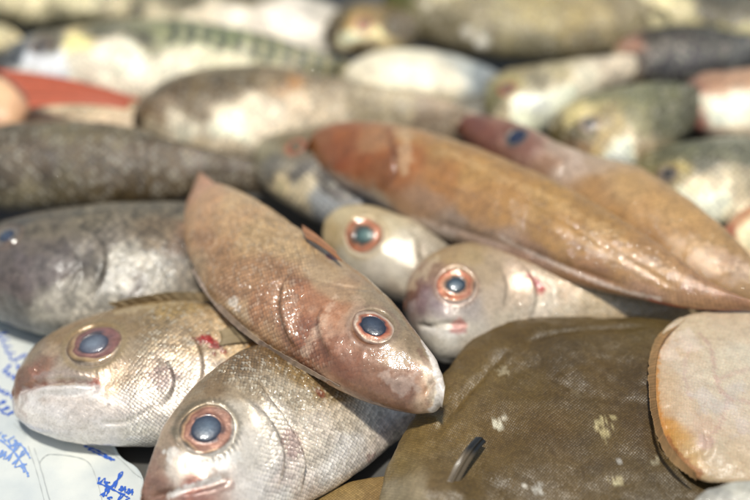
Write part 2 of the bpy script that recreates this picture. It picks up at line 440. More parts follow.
    for e in eyes:
        i0 = on(e['at']); P0 = Pf[i0].copy(); r = e['r']*mpp
        row = i0//nv
        n0 = Nr[i0]*0.55+Nn[row]*0.45; n0 /= np.linalg.norm(n0)
        d = np.linalg.norm(Pf-P0, axis=1)/r
        side = (Nr@n0) > 0
        disp += np.where(side, r*0.014*np.exp(-((d-1.10)/0.10)**2), 0)
        disp -= np.where(side, r*0.35*np.clip((0.93-d)/0.25, 0, 1), 0)
        rim = np.exp(-((d-1.06)/0.13)**2)[:, None]*e.get('rim_a', 0.6)*side[:, None]
        pig = pig*(1-rim)+lin(e.get('rim', (150, 120, 95)))*ALB*rim
        if e.get('beads'):     # row of small scales round the socket
            t1 = tw[i0]; t1 = t1-n0*(t1@n0); t1 /= np.linalg.norm(t1); t2 = np.cross(n0, t1)
            q = Pf-P0; an = np.arctan2(q@t2, q@t1)
            bd = np.cos(an*e['beads']+2*np.sin(an*2))*np.exp(-((d-1.21)/0.055)**2)*side*np.clip(0.6+0.6*np.cos(an-e.get('bead_at', 0)), 0, 1)
            disp += bd*r*0.020; pig = np.clip(pig*(1+0.28*bd)[:, None], 0, 1)
        scl = scl*np.clip((d-1.0)/0.6, 0.15, 1)
        ed.append((e, P0, n0, r, T[row]))
    Pg = (Pf+Nr*disp[:, None])
    origin = np.array([Pg[:, 0].mean(), Pg[:, 1].mean(), Pg[:, 2].min()])
    root = bpy.data.objects.new(name, None); COL.objects.link(root); root.location = origin
    root.empty_display_size = 0.02
    tag(root, label, cat, group)
    # caps
    Vv = np.vstack([Pg, Pg[:nv].mean(0), Pg[-nv:].mean(0)])
    n0i = nu*nv
    j = np.arange(nv); j2 = (j+1) % nv
    caps = np.vstack([np.stack([np.full(nv, n0i), j2, j, j], 1)])
    tri = [(n0i, int(b_), int(a)) for a, b_ in zip(j, j2)] + [(n0i+1, int((nu-1)*nv+a), int((nu-1)*nv+b_)) for a, b_ in zip(j, j2)]
    me = bpy.data.meshes.new('body')
    me.from_pydata((Vv-origin).tolist(), [], F.tolist()+tri)
    me.polygons.foreach_set('use_smooth', np.ones(len(me.polygons), bool))
    def ext(a): return np.vstack([a, a[:1], a[-1:]]) if a.ndim == 2 else np.r_[a, a[0], a[-1]]
    at = me.attributes.new('pig', 'FLOAT_COLOR', 'POINT'); pe = ext(np.clip(pig, 0.003, 0.9))
    at.data.foreach_set('color', np.c_[pe, np.ones(len(pe))].astype(np.float32).ravel())
    for kname, a in (('scl', scl), ('met', metv)):
        at = me.attributes.new(kname, 'FLOAT', 'POINT'); at.data.foreach_set('value', ext(a).astype(np.float32))
    l = me.uv_layers.new(name='UVMap'); idx = np.zeros(len(me.loops), np.int32); me.loops.foreach_get('vertex_index', idx)
    l.data.foreach_set('uv', ext(uv)[idx].astype(np.float32).ravel())
    me.materials.append(SKIN[skin])
    import bmesh
    bm = bmesh.new(); bm.from_mesh(me); bmesh.ops.recalc_face_normals(bm, faces=bm.faces); bm.to_mesh(me); bm.free()
    body = bpy.data.objects.new('body', me); COL.objects.link(body); body.parent = root
    f.pig = pig; f.root, f.origin, f.P, f.N, f.mpp, f.pp, f.vi = root, origin, Pg, Nr, mpp, pp, vi
    f.at = lambda px, lift=0.0: Pg[on(px)]+Nr[on(px)]*lift
    for e, P0, n0, r, tv in ed:
        add_eye(f, e, P0, n0, r, tv)
    return f

IRIS = {
 'pink':   [(0.48, (64, 56, 62)), (0.55, (110, 80, 76)), (0.60, (176, 122, 100)), (0.70, (190, 136, 110)), (0.77, (146, 94, 74)), (0.86, (200, 156, 116)), (0.93, (140, 112, 82)), (0.99, (92, 82, 66)), (1.1, (110, 96, 78))],
 'olive':  [(0.48, (70, 62, 68)), (0.55, (128, 96, 92)), (0.64, (158, 110, 100)), (0.75, (128, 84, 76)), (0.83, (196, 164, 124)), (0.93, (166, 136, 92)), (1.02, (96, 78, 54)), (1.1, (100, 84, 62))],
 'orange': [(0.42, (80, 60, 50)), (0.50, (120, 92, 70)), (0.58, (186, 124, 84)), (0.70, (196, 112, 72)), (0.80, (168, 92, 62)), (0.89, (206, 150, 104)), (0.97, (120, 88, 66)), (1.1, (110, 90, 70))],
 'hero':   [(0.56, (56, 50, 58)), (0.62, (150, 80, 62)), (0.68, (200, 116, 80)), (0.76, (206, 150, 120)), (0.83, (228, 204, 180)), (0.92, (206, 176, 152)), (0.99, (112, 84, 70)), (1.1, (120, 96, 80))],
 'dull':   [(0.44, (60, 60, 66)), (0.55, (150, 136, 116)), (0.8, (130, 116, 100)), (1.0, (96, 88, 80)), (1.1, (96, 86, 76))],
}

def add_eye(f, e, P0, n0, r, tv):
    e1 = tv-n0*(tv@n0); e1 /= np.linalg.norm(e1); e2 = np.cross(n0, e1)
    bvh = BVHTree.FromPolygons([Vector(p) for p in f.P], grid_faces(len(f.P)//f_nv(f), f_nv(f)).tolist())
    def surf(x, y):
        o = P0+e1*x+e2*y+n0*r*2
        hit = bvh.ray_cast(Vector(o), Vector(-n0), r*6)
        return (2*r-hit[3]) if hit[0] is not None else 0.0
    nr, na = 26, 72
    pr = e.get('pupil', 0.47); st = IRIS[e.get('iris', 'pink')]
    ks = np.array([k for k, _ in st]); cs = np.array([lin(c) for _, c in st])
    angs = np.linspace(0, 2*math.pi, na, endpoint=False)
    rim_h = [surf(math.cos(a)*r*1.0, math.sin(a)*r*1.0) for a in angs]
    rim_h = np.array(rim_h); rim_h = np.clip(rim_h, -0.5*r, 0.3*r)
    A = (rim_h.mean(), (rim_h*np.cos(angs)).mean()*2, (rim_h*np.sin(angs)).mean()*2)
    def base(x, y): return A[0]+A[1]*x/r+A[2]*y/r
    def prof(q):     # ring shape
        return r*np.interp(q, [0, pr*0.9, pr*1.04, pr*1.25, 0.80, 0.93, 1.02, 1.1], [0.035, 0.035, 0.06, 0.035, 0.03, 0.02, -0.02, -0.12])
    Vv = []; rad = []
    for i in range(nr):
        q = pr*0.88+(1.1-pr*0.88)*i/(nr-1)
        for k2, a in enumerate(angs):
            x, y = math.cos(a)*r*q, math.sin(a)*r*q*e.get('sq', 0.95)
            wgt = min(1, max(0, (q-0.6)/0.4)); hgt = base(x, y)*(1-wgt)+rim_h[k2]*wgt+prof(q)
            Vv.append(P0+e1*x+e2*y+n0*hgt); rad.append(q)
    Vv = np.array(Vv); rad = np.array(rad)
    ang = np.tile(angs, nr)
    rj = rad+0.10*vnoise(np.stack([np.cos(ang)*3, np.sin(ang)*3, rad*2], 1), 1.0, 3+int(e['at'][0]))
    col = np.stack([np.interp(rj, ks, cs[:, c]) for c in range(3)], 1)*0.9
    streak = vnoise(np.stack([np.cos(ang)*7, np.sin(ang)*7, rad*1.5], 1), 1.0, 9)
    col *= (1+0.16*streak)[:, None]
    asy = e.get('asy', (0.10, 0.0)); rj = rj+(asy[0]*np.cos(ang-asy[1])-abs(asy[0])*0.3)*np.clip((rad-pr)/0.3, 0, 1)
    col = np.stack([np.interp(rj, ks, cs[:, c]) for c in range(3)], 1)*0.82*(1+0.16*streak)[:, None]
    blot = np.clip(vnoise(np.stack([np.cos(ang)*2, np.sin(ang)*2, rad], 1), 1.0, 12+int(e['at'][1])), 0, 1)[:, None]
    col = col*(1-0.7*blot)+lin((140, 100, 78))*0.7*blot*0.6
    # the outer rim fades into the skin round the socket
    rimc = np.array([f.pig[np.argmin(((f.P-(P0+e1*math.cos(a)*r*1.2+e2*math.sin(a)*r*1.2))**2).sum(1))] for a in angs])
    rimc = np.tile(rimc, (nr, 1))
    wb = np.clip((rad+0.10*vnoise(np.stack([np.cos(ang)*2.5, np.sin(ang)*2.5, rad*3], 1), 1.0, 21)-0.84)/0.17, 0, 1)[:, None]
    wb = wb*wb*(3-2*wb)
    col = col*(1-wb)+rimc*0.85*wb
    eye = link_mesh('eye', Vv, grid_faces(nr, na), EYE, f.root, f.origin, {'pig': np.clip(col, 0, 1)})
    # pupil: clouded lens bulging through the ring
    Vv = []; rad = []
    nr2 = 16
    for i in range(nr2):
        q = pr*1.0*(i+0.02)/(nr2-1)
        for a in angs:
            x, y = math.cos(a)*r*q, math.sin(a)*r*q*e.get('sq', 0.95)
            hgt = base(x, y)+r*(0.02+0.10*math.sqrt(max(0, 1-(q/pr)**2)))
            Vv.append(P0+e1*x+e2*y+n0*hgt); rad.append(q/pr)
    Vv = np.array(Vv); rad = np.array(rad)
    pc = e.get('pcol', (86, 96, 112)); pe_ = e.get('pedge', (52, 56, 68))
    cl = 0.5+0.5*fbm(Vv, 1.1/r, 31+int(e['at'][0]), 3)
    mixv = np.clip((rad-0.25)/0.7, 0, 1)
    col = lin(pc)*(1-mixv)[:, None]+lin(pe_)*mixv[:, None]
    col = col*(0.65+0.7*cl[:, None])
    link_mesh('pupil', Vv, grid_faces(nr2, na), EYE, eye, f.origin, {'pig': np.clip(col, 0, 1)})

def f_nv(f): return f.nv

_fish = fish
def fish(*a, **k):
    Fish.nv = k.get('res', (150, 96))[1]
    return _fish(*a, **k)

def fin(f, name, base, tip, zb, zt, mat, rays=14, thick=0.0006, res=(60, 14), sag=0.0, jag=0.0):
    """a fin blade between a base curve and a tip curve, ridged by its rays"""
    nu, nv = res
    tb = np.linspace(0, 1, len(base)); u = np.linspace(0, 1, nu)
    B = unproj(hermite(tb, base, u), np.interp(u, np.linspace(0, 1, len(np.atleast_1d(zb))), np.atleast_1d(zb)))
    T = unproj(hermite(np.linspace(0, 1, len(tip)), tip, u), np.interp(u, np.linspace(0, 1, len(np.atleast_1d(zt))), np.atleast_1d(zt)))
    if jag:
        k = vnoise(np.stack([u*rays*1.1, u*0, u*0], 1), 1.0, 5)+0.6*vnoise(np.stack([u*rays*0.31, u*0, u*0], 1), 1.0, 8)
        T = B+(T-B)*(1+jag*k)[:, None]
    w = np.linspace(0, 1, nv)
    P = B[:, None]*(1-w)[None, :, None]+T[:, None]*w[None, :, None]
    P[..., 2] += sag*np.sin(np.pi*w)[None, :]
    n = np.cross(np.gradient(P, axis=0), np.gradient(P, axis=1)); n /= np.linalg.norm(n, axis=2)[..., None]+1e-12
    if n[..., 2].sum() < 0: n = -n
    ph = u*rays*2*math.pi+1.3*np.sin(u*rays*0.9)+0.8*np.sin(u*rays*2.3+1)
    ray = ((0.5+0.5*np.cos(ph))*(0.65+0.35*np.sin(u*rays*1.7)))[:, None]*np.ones(nv)[None]
    P = P+n*(ray*thick)[..., None]
    Q = P-n*(thick*0.8)
    V = np.vstack([P.reshape(-1, 3), Q.reshape(-1, 3)])
    F = grid_faces(nu, nv, False); F2 = F[:, ::-1]+nu*nv
    side = []
    for j in range(nv-1): side += [(j, j+1, nu*nv+j+1, nu*nv+j), ((nu-1)*nv+j+1, (nu-1)*nv+j, nu*nv+(nu-1)*nv+j, nu*nv+(nu-1)*nv+j+1)]
    for i in range(nu-1): side += [((i+1)*nv, i*nv, nu*nv+i*nv, nu*nv+(i+1)*nv), (i*nv+nv-1, (i+1)*nv+nv-1, nu*nv+(i+1)*nv+nv-1, nu*nv+i*nv+nv-1)]
    F = np.vstack([F, F2, np.array(side)])
    return link_mesh(name, V, F, mat, f.root, f.origin, {'ray': np.r_[ray.ravel(), ray.ravel()], 'along': np.tile(np.tile(w, nu), 2)})


# ================================================================== the setting
def sheet(name, pts, z, mat, kind=None, thick=0.0):
    me = bpy.data.meshes.new(name)
    me.from_pydata([(x, y, z) for x, y in pts], [], [tuple(range(len(pts)))]); me.materials.append(mat)
    o = bpy.data.objects.new(name, me); COL.objects.link(o)
    if kind: o['kind'] = kind
    return o

m, nt, b, N, L = nodes_of('wet_steel_counter')
tc = N('ShaderNodeTexCoord'); n = N('ShaderNodeTexNoise'); n.inputs['Scale'].default_value = 30; n.inputs['Detail'].default_value = 8
L(tc.outputs['Object'], n.inputs['Vector'])
cr = N('ShaderNodeValToRGB'); cr.color_ramp.elements[0].color = (0.05, 0.047, 0.043, 1); cr.color_ramp.elements[1].color = (0.15, 0.145, 0.135, 1)
L(n.outputs['Fac'], cr.inputs[0]); L(cr.outputs[0], b.inputs['Base Color']); b.inputs['Roughness'].default_value = 0.4
sheet('counter', [(-1.5, -1.0), (1.5, -1.0), (1.5, 1.6), (-1.5, 1.6)], 0.0, m, 'structure')

# ================================================================== fish
orange_fin = fin_material('orange_fin', (0.55, 0.27, 0.13))
red_fin = fin_material('red_fin', (0.80, 0.22, 0.12), 0.4, coat=.2)
gold_fin = fin_material('golden_fin', (0.44, 0.34, 0.20), 0.25, contrast=.6, coat=.4)
dusky_fin = fin_material('dusky_fin', (0.17, 0.125, 0.12), 0.1)
ochre_fin = fin_material('ochre_fin', (0.66, 0.42, 0.20), 0.4, contrast=.5, coat=.3)
dark_fin = fin_material('dark_tipped_fin', (0.15, 0.11, 0.065), 0.1, coat=.2, tip=(0.008, 0.009, 0.01))

HEAP = 'whole fish heaped on the stall'

# --- hero: brown bream lying across the others
hero = fish('bream', 'brown bream lying across the others, pale lipped snout over the broad brown flatfish',
    [(444,394),(443,384),(438,366),(425,344),(408,320),(385,295),(356,270),(326,247),(295,226),(265,206),(241,193),(224,186),(215,183),(209,177),(204,173)],
    [(444,399),(440,408),(424,413),(399,411),(369,403),(338,389),(305,369),(272,348),(243,328),(217,305),(197,275),(186,245),(185,213),(193,190),(199,176)],
    (.056,.060,.062,.055), (.040,.046,.048,.046), 'hero',
    [(438,375,205,190,178,2.5),(436,402,225,212,200,2.5),(441,390,215,200,190,3),(428,400,176,140,118),(415,380,150,115,95),(400,395,138,104,86),(385,400,140,108,90),(405,350,160,140,122),(392,322,150,136,118),
     (375,375,142,106,84),(350,365,140,98,74),(330,345,146,102,76),(310,330,140,96,72),(330,310,168,124,94),(305,300,160,118,90),(345,290,170,144,120),(370,300,158,140,120),(330,270,170,148,124),
     (290,330,150,112,86),(260,310,160,122,92),(280,280,158,124,94),(300,250,176,152,122),(250,270,160,128,98),(235,290,158,126,98),(220,260,164,132,100),(260,235,178,152,118),(230,225,180,150,116),
     (205,240,164,130,98),(235,200,186,158,124),(205,205,182,148,116),(270,335,172,140,112),(235,315,176,150,124),(195,260,168,142,116),(340,388,170,140,120),(203,177,184,144,120,2),(420,345,150,132,112),(360,345,150,112,88)],
    ratio=(.5,.55,.5,.46,.42,.38,.34,.3), res=(300,180), power=0.92,
    eye={'at': (374,325), 'r': 23.5, 'iris': 'hero', 'pupil': .60, 'pcol': (66,76,92), 'pedge': (44,48,60), 'rim': (130,104,88), 'sq': .76, 'rim_a': .5},
    marks=[([(424,344),(434,360),(441,380),(441,398),(434,410)],5.5,(236,226,216),.85,.35),([(418,350),(428,368),(433,388),(428,404)],3,(120,84,70),.45,.6),((334,257),9,(120,36,30),.9,.5),((294,281),6,(96,60,44),.5,.4),((232,302),6,(210,196,180),.8,.7),((238,308),4,(215,200,185),.8,.7),
           ([(305,352),(325,318),(333,298)],5,(206,176,150),.45,1.1),((350,318),14,(196,160,134),.35,1.2),((322,330),16,(190,150,122),.35,1.2),((395,385),12,(200,180,165),.35,1.3)],
    grooves=[([(443,376),(432,384),(424,396)],2.5,.0012),([(218,212),(240,228),(268,250),(296,276)],2.6,.0006),([(300,268),(318,280),(345,286),(375,290)],2.2,.0006)],
    steps=[([(300,262),(284,283),(280,310),(290,340),(312,362)],4.5,.0016),([(326,300),(318,322),(326,348),(345,372)],4,.0006)],
    scl_from=[(318,250),(300,285),(300,320),(322,366)], seed=3, lump=.0005, blend=4.4, sat=.84, gain=1.0, contrast=1.4, tint=(1.0,1.0,.95))
fin(hero, 'pectoral_fin', [(342,262),(337,254),(330,247)], [(306,238),(303,231),(302,225)], (.0715,.072,.071), (.0715,.0715,.0695), orange_fin, rays=7, res=(40,20), sag=.001)

pale_fin = fin_material('pale_folded_fin', (0.60, 0.46, 0.36), 0.3, contrast=.6, coat=.3)
fin(hero, 'dorsal_fin', [(193,268),(208,288),(232,316),(265,343),(306,367),(340,386)], [(192,270),(204,291),(228,319.5),(262,346.5),(304,371),(340,388)], (.050,.051,.052,.051,.050,.048), (.0485,.048,.047,.047,.046,.046), pale_fin, rays=26, res=(220,8), thick=.0002)

# --- left bream on the paper
breamB = fish('bream', 'silver bream lying on the paper sheet with olive rimmed eye and closed pale jaw',
    [(12,392),(15,378),(24,361),(40,343),(62,329),(92,316),(130,306),(170,302),(215,305),(260,310),(300,318),(340,325),(365,330)],
    [(12,402),(15,414),(28,428),(50,438),(84,445),(120,448),(155,447),(195,440),(230,425),(265,400),(300,375),(335,352),(360,340)],
    (.026,.032,.036,.032,.02), (.016,.016,.017,.017,.014), 'bream',
    [(18,375,132,104,88,1.2),(36,372,154,122,104),(30,355,150,134,116),(60,335,150,128,98),(70,365,165,152,138),(45,385,196,186,178),(30,405,212,206,202,1.5),(60,410,208,202,198),(90,400,198,190,184),
     (60,430,205,200,198),(100,435,205,200,196),(140,432,200,195,188),(120,375,168,152,134),(140,350,160,146,126),(150,325,150,132,104),(110,320,150,130,100),(170,310,166,144,104),(160,370,168,154,140),
     (170,395,190,182,174),(185,345,172,154,130),(200,330,176,156,128),(200,370,196,184,172),(230,335,206,186,156),(185,420,202,196,190),(250,330,180,150,110),(130,405,196,188,182)],
    ratio=(.5,.52,.48,.44,.4,.36,.33,.3), res=(280,170), power=0.9,
    eye={'at': (93,343), 'r': 28, 'iris': 'olive', 'pupil': .52, 'asy': (-.16, 0.3), 'sq': .82, 'beads': 38, 'bead_at': -1.2, 'pcol': (112,120,130), 'pedge': (70,70,82), 'rim': (150,128,90), 'rim_a': .7},
    marks=[([(203,339),(213,341),(221,349)],6,(140,18,14),.9,1.0),((208,340),6,(160,24,20),.7,.8),((95,383),7,(150,60,48),.7,.5),((35,371),7,(160,100,82),.5,.9),((23,381),6,(104,78,66),.4,1.0),((40,360),9,(110,90,74),.35,1.2),((130,350),22,(130,110,88),.25,1.4),((165,376),13,(150,124,122),.5,.5),
           ((20,420),9,(170,150,140),.3,1.0),([(22,394),(45,390),(70,390),(98,390)],6.5,(228,222,216),.6,.5),([(36,377),(58,373),(90,373)],5,(156,140,132),.5,.8),([(20,390),(36,384),(60,381),(92,381)],1.3,(120,84,76),.6,.3),((108,405),2,(110,100,100),.6,.4),((101,396),1.6,(110,100,100),.5,.4),((24,400),7,(150,120,108),.3,1.2),((52,350),12,(190,170,140),.35,1.3),((45,362),8,(110,88,70),.35,1.3),([(120,312),(150,306),(190,302)],5,(196,172,130),.5,1.3)],
    grooves=[([(16,394),(30,386),(50,382),(75,382),(97,383)],2.4,.0026),([(40,392),(65,396),(90,392),(99,386)],2.0,.0006),([(20,399),(40,390),(66,388),(90,387)],3,-.0011),([(20,388),(40,378),(70,374),(95,376)],4,-.0008),([(98,423),(118,424),(138,417),(155,405)],1.8,.0009),([(35,372),(37,370)],3,.0012)],
    steps=[([(158,357),(170,366),(174,381),(168,398),(152,410)],4,.0012),([(178,318),(196,342),(203,366),(198,392),(182,418)],4.5,.0021)],
    scl_from=[(150,325),(140,360),(120,385),(128,410)], seed=11, lump=.0005, blend=4.2, sat=1.0, gain=1.05, contrast=1.35, tint=(1, 1, 1.06))
# folded spiny fin along its back
fin(breamB, 'dorsal_fin', [(118,308),(150,303),(180,301),(215,303)], [(108,303),(138,297),(170,292),(212,293)], (.0365,.038,.038,.036), (.040,.043,.044,.041), gold_fin, rays=9, res=(90,10))

fin(breamB, 'pectoral_fin', [(219,331),(221,338),(219,346)], [(258,322),(264,332),(256,342)], [breamB.at(q)[2]+.0004 for q in ((219,331),(221,338),(219,346))], [breamB.at(q)[2]+.0007 for q in ((258,322),(262,332),(256,342))], gold_fin, rays=7, res=(40,16), sag=.0008, thick=.0003)

# --- front bream, cut by the lower edge
breamC = fish('bream', 'silver bream in front with large round pink eye, mouth cut by the bottom edge',
    [(142,497),(144,480),(150,459),(158,438),(170,416),(188,393),(212,371),(240,352),(275,343),(320,350),(365,373),(400,393),(430,406),(450,411)],
    [(142,505),(147,522),(160,539),(185,551),(220,553),(250,544),(280,526),(310,504),(345,483),(372,464),(395,443),(415,430),(435,422),(450,416)],
    (.036,.044,.048,.040,.022,.012), (.014,.013,.012,.012,.010,.008), 'bream',
    [(150,490,148,120,106),(155,465,166,142,126),(175,470,196,186,176),(165,440,170,152,134),(190,400,150,134,112),(215,380,140,122,98),(245,362,134,114,88),(280,352,132,110,80),(250,385,162,148,128),
     (240,410,184,176,164),(225,460,204,198,192),(250,450,200,194,186),(215,478,190,176,166),(200,490,160,118,106),(275,420,188,180,170),(290,400,176,164,146),(300,375,150,130,98),(260,480,206,200,194),
     (285,480,204,192,184),(310,440,200,190,178),(330,470,214,208,202),(350,450,208,202,196),(340,415,196,186,172),(370,420,204,194,182),(330,395,160,142,112),(385,440,208,198,190),(290,500,210,204,198),(310,485,208,196,186)],
    ratio=(.5,.52,.48,.44,.4,.36,.33,.3), res=(300,180), power=0.9,
    eye={'at': (207,428), 'r': 28.5, 'iris': 'pink', 'pupil': .53, 'pcol': (84,98,112), 'pedge': (58,62,74), 'sq': .92, 'rim': (96,88,70), 'rim_a': .7, 'beads': 40, 'bead_at': -0.6, 'asy': (.12, 2.6)},
    marks=[((291,446),13,(150,112,106),.6,.5),((165,448),14,(120,108,92),.45,.7),([(198,497),(214,491),(230,484)],6,(142,108,98),.6,.4),([(166,497),(180,491),(200,484),(219,478)],2.8,(240,234,226),.85,.4),([(172,452),(190,460),(214,463),(236,455)],6,(232,228,220),.55,1.2),([(152,455),(152,475),(160,490)],7,(120,92,80),.45,1.4),((176,432),8,(104,98,78),.6,.5),([(180,499),(202,492),(228,481)],1.6,(96,66,60),.6,.3),((322,392),6,(130,36,28),.7,.6),((371,458),6,(170,120,112),.5,.6),  # the white band below the eye is a painted highlight
           ((380,463),5,(180,130,120),.4,.6),((160,405),10,(150,130,110),.3,1)],
    grooves=[([(150,500),(172,492),(200,487),(232,479)],3.5,.0026),([(178,487),(205,479),(232,476)],2,.0009),([(166,494),(190,485),(217,476)],3,-.0016),([(262,392),(272,404),(282,416)],2,.0008)],
    steps=[([(248,372),(268,396),(286,424),(302,452),(304,476),(300,500)],4.5,.0023),([(232,388),(262,412),(280,440),(284,470),(270,498)],4.5,.0012)],
    scl_from=[(225,375),(262,400),(268,440),(262,490)], seed=23, lump=.0005, blend=4.2, sat=1.0, gain=1.05, contrast=1.35, tint=(1, 1, 1.06))

# --- grey fish at the left
greyD = fish('grey_fish', 'large blotchy grey fish at the left edge, small eye, dusky fin behind its gill cover',
    [(-38,262),(-30,248),(-15,234),(10,221),(45,211),(85,205),(130,202),(180,202),(230,208),(275,220),(310,235)],
    [(-38,275),(-33,295),(-18,312),(10,327),(45,337),(85,341),(130,338),(180,328),(230,300),(275,270),(308,250)],
    (.030,.042,.045,.042,.025), (.018,.018,.018,.018,.016), 'grey',
    [(10,225,112,104,96),(45,222,124,114,100),(90,215,128,118,102),(140,215,132,122,106),(180,215,134,124,108),(10,260,110,100,98),(40,255,114,104,98),(60,270,120,108,104),(20,290,112,100,98),(45,305,186,178,168),
     (65,290,182,174,166),(80,300,190,182,172),(20,320,128,124,122),(50,325,150,146,140),(95,270,120,112,104),(110,250,140,130,120),(125,258,196,188,178,.6),(120,290,192,184,174),(150,280,190,182,172),(135,285,120,108,100,.7),
     (100,310,170,164,156),(165,290,180,172,162),(185,270,150,140,130),(150,232,136,120,100),(180,238,140,116,96)],
    ratio=(.6,.6,.5,.45,.42,.4,.3), res=(220,130),
    eye={'at': (6,236), 'r': 14.5, 'iris': 'dull', 'pupil': .62, 'pcol': (64,72,88), 'pedge': (46,48,58), 'rim_a': .3},
    marks=[((70,262),15,(84,76,74),.5,1.1),((30,275),18,(86,76,78),.45,1.2),((78,248),10,(150,140,128),.4,1),((132,300),8,(96,84,80),.5,.9)],
    steps=[([(76,222),(98,238),(106,260),(98,285),(72,308)],5,.0018),([(60,244),(80,262),(76,288),(52,305)],4,.0009)],
    grooves=[([(82,262),(72,275),(58,285)],3,.0012)], seed=31, lump=.0005, gain=.74, contrast=1.25, blend=4, sat=.9, scl_from=[(76,222),(106,260),(72,308)])
fin(greyD, 'pectoral_fin', [(136,246),(134,256),(138,263)], [(192,243),(196,253),(196,262)], (.0395,.038,.036), (.041,.039,.037), dusky_fin, rays=8, res=(40,14), sag=.002)

darkE = fish('dark_fish', 'dark olive brown fish lying along the left edge behind the blotchy grey one',
    [(-90,165),(-80,150),(-50,138),(-10,128),(40,120),(85,120),(130,127),(170,139),(205,148),(245,158),(285,165),(310,178)],
    [(-90,172),(-82,190),(-50,203),(-10,210),(40,211),(85,210),(130,207),(170,202),(205,197),(245,195),(285,192),(310,184)],
    (.040,.052,.054,.042,.022), (.024,.026,.026,.022,.012), 'back',
    [(10,135,112,98,78),(60,130,128,116,92),(110,135,124,110,86),(40,155,84,68,50),(90,160,92,76,54),(140,160,88,72,52),(10,175,90,76,58),(60,185,104,92,70),(110,185,100,84,60),(30,200,138,126,104),(80,200,120,106,84),
     (150,180,100,84,62),(190,170,112,96,76),(220,175,120,106,90)],
    ratio=(.6,.6,.52,.5,.45,.35), res=(200,120), seed=41, lump=.0005, gain=.66, blend=4.5)

# --- two bream heads in the middle
breamF = fish('bream', 'pale bream head with greenish pupil poking out just behind the brown bream',
    [(326,236),(327,221),(336,211),(353,205),(376,207),(401,216),(431,226),(465,237),(500,250)],
    [(326,244),(331,258),(345,272),(366,287),(393,299),(421,304),(450,300),(475,285),(500,262)],
    (.036,.048,.044,.034,.024), (.020,.022,.022,.02,.018), 'bream',
    [(332,235,205,180,140),(345,215,206,186,150),(375,213,196,176,144),(395,225,208,192,164),(410,240,212,200,182),(350,255,222,212,196),(345,265,216,206,192),(385,260,214,204,190),(375,280,206,196,186),(400,275,208,198,186),
     (425,250,190,176,160),(440,255,176,164,150),(420,280,196,184,172),(395,292,190,176,164)],
    ratio=(.55,.58,.5,.45,.42,.35), res=(200,130), power=.9,
    eye={'at': (364,234), 'r': 21.5, 'iris': 'orange', 'pupil': .47, 'pcol': (72,98,94), 'pedge': (56,66,62), 'rim': (180,154,112), 'sq': .88},
    steps=[([(404,222),(418,245),(418,268),(404,290)],4,.001)], seed=51, lump=.0004, scl_from=[(404,222),(418,255),(404,290)], scl_all=.7, met=.25, sat=1.05, gain=.93)
breamG = fish('bream', 'bream with mottled purple snout and orange eye, half under the long tan fish',
    [(404,300),(408,285),(418,268),(433,255),(453,246),(478,244),(505,252),(540,265),(580,279),(625,291),(670,302),(710,310)],
    [(406,312),(411,326),(423,346),(437,361),(458,363),(482,357),(510,345),(545,340),(580,336),(625,330),(670,325),(708,318)],
    (.036,.048,.048,.042,.034,.028), (.024,.022,.022,.022,.022), 'bream',
    [(412,292,140,104,90,1.4),(425,275,150,120,98),(445,256,168,140,104),(470,252,170,146,112),(425,305,150,126,128),(440,310,164,150,152),(470,310,172,160,156),(490,270,176,154,130),(500,300,196,176,158),(430,335,210,202,194),
     (450,345,212,204,196),(470,340,206,194,182),(510,325,204,188,170),(520,280,206,180,160),(545,300,222,206,190,1.3),(560,290,196,170,146),(560,310,206,188,166),(600,305,200,178,150),(650,312,190,166,136),(530,262,170,146,120)],
    ratio=(.55,.58,.5,.45,.45,.4,.35), res=(240,130), power=.9,
    eye={'at': (456,284), 'r': 20.5, 'iris': 'orange', 'pupil': .47, 'pcol': (64,84,98), 'pedge': (48,56,62), 'rim': (150,116,92), 'sq': .88, 'beads': 34, 'bead_at': -1.0},
    marks=[([(422,330),(445,334),(462,332)],5,(232,224,214),.6,.5),([(528,276),(536,282),(540,288)],4,(150,26,18),.95,.8),([(412,284),(420,276),(430,266)],7,(220,196,160),.4,1.5),((424,300),10,(130,104,110),.4,1.3),((534,282),4,(170,40,34),.7,.6),((459,326),7,(176,60,50),.6,.6),((418,288),9,(110,74,70),.5,1.1),((412,306),6,(200,180,176),.5,.8),((540,290),5,(190,70,60),.5,.6)],
    grooves=[([(416,325),(430,326),(446,325),(470,324)],1.8,.0024)],
    steps=[([(512,256),(530,275),(536,300),(524,330)],4,.0012),([(496,262),(506,285),(500,315)],4,.0006)],
    seed=61, lump=.0004, scl_from=[(505,256),(520,290),(510,330)], scl_all=.6, met=.45, sat=1.05)

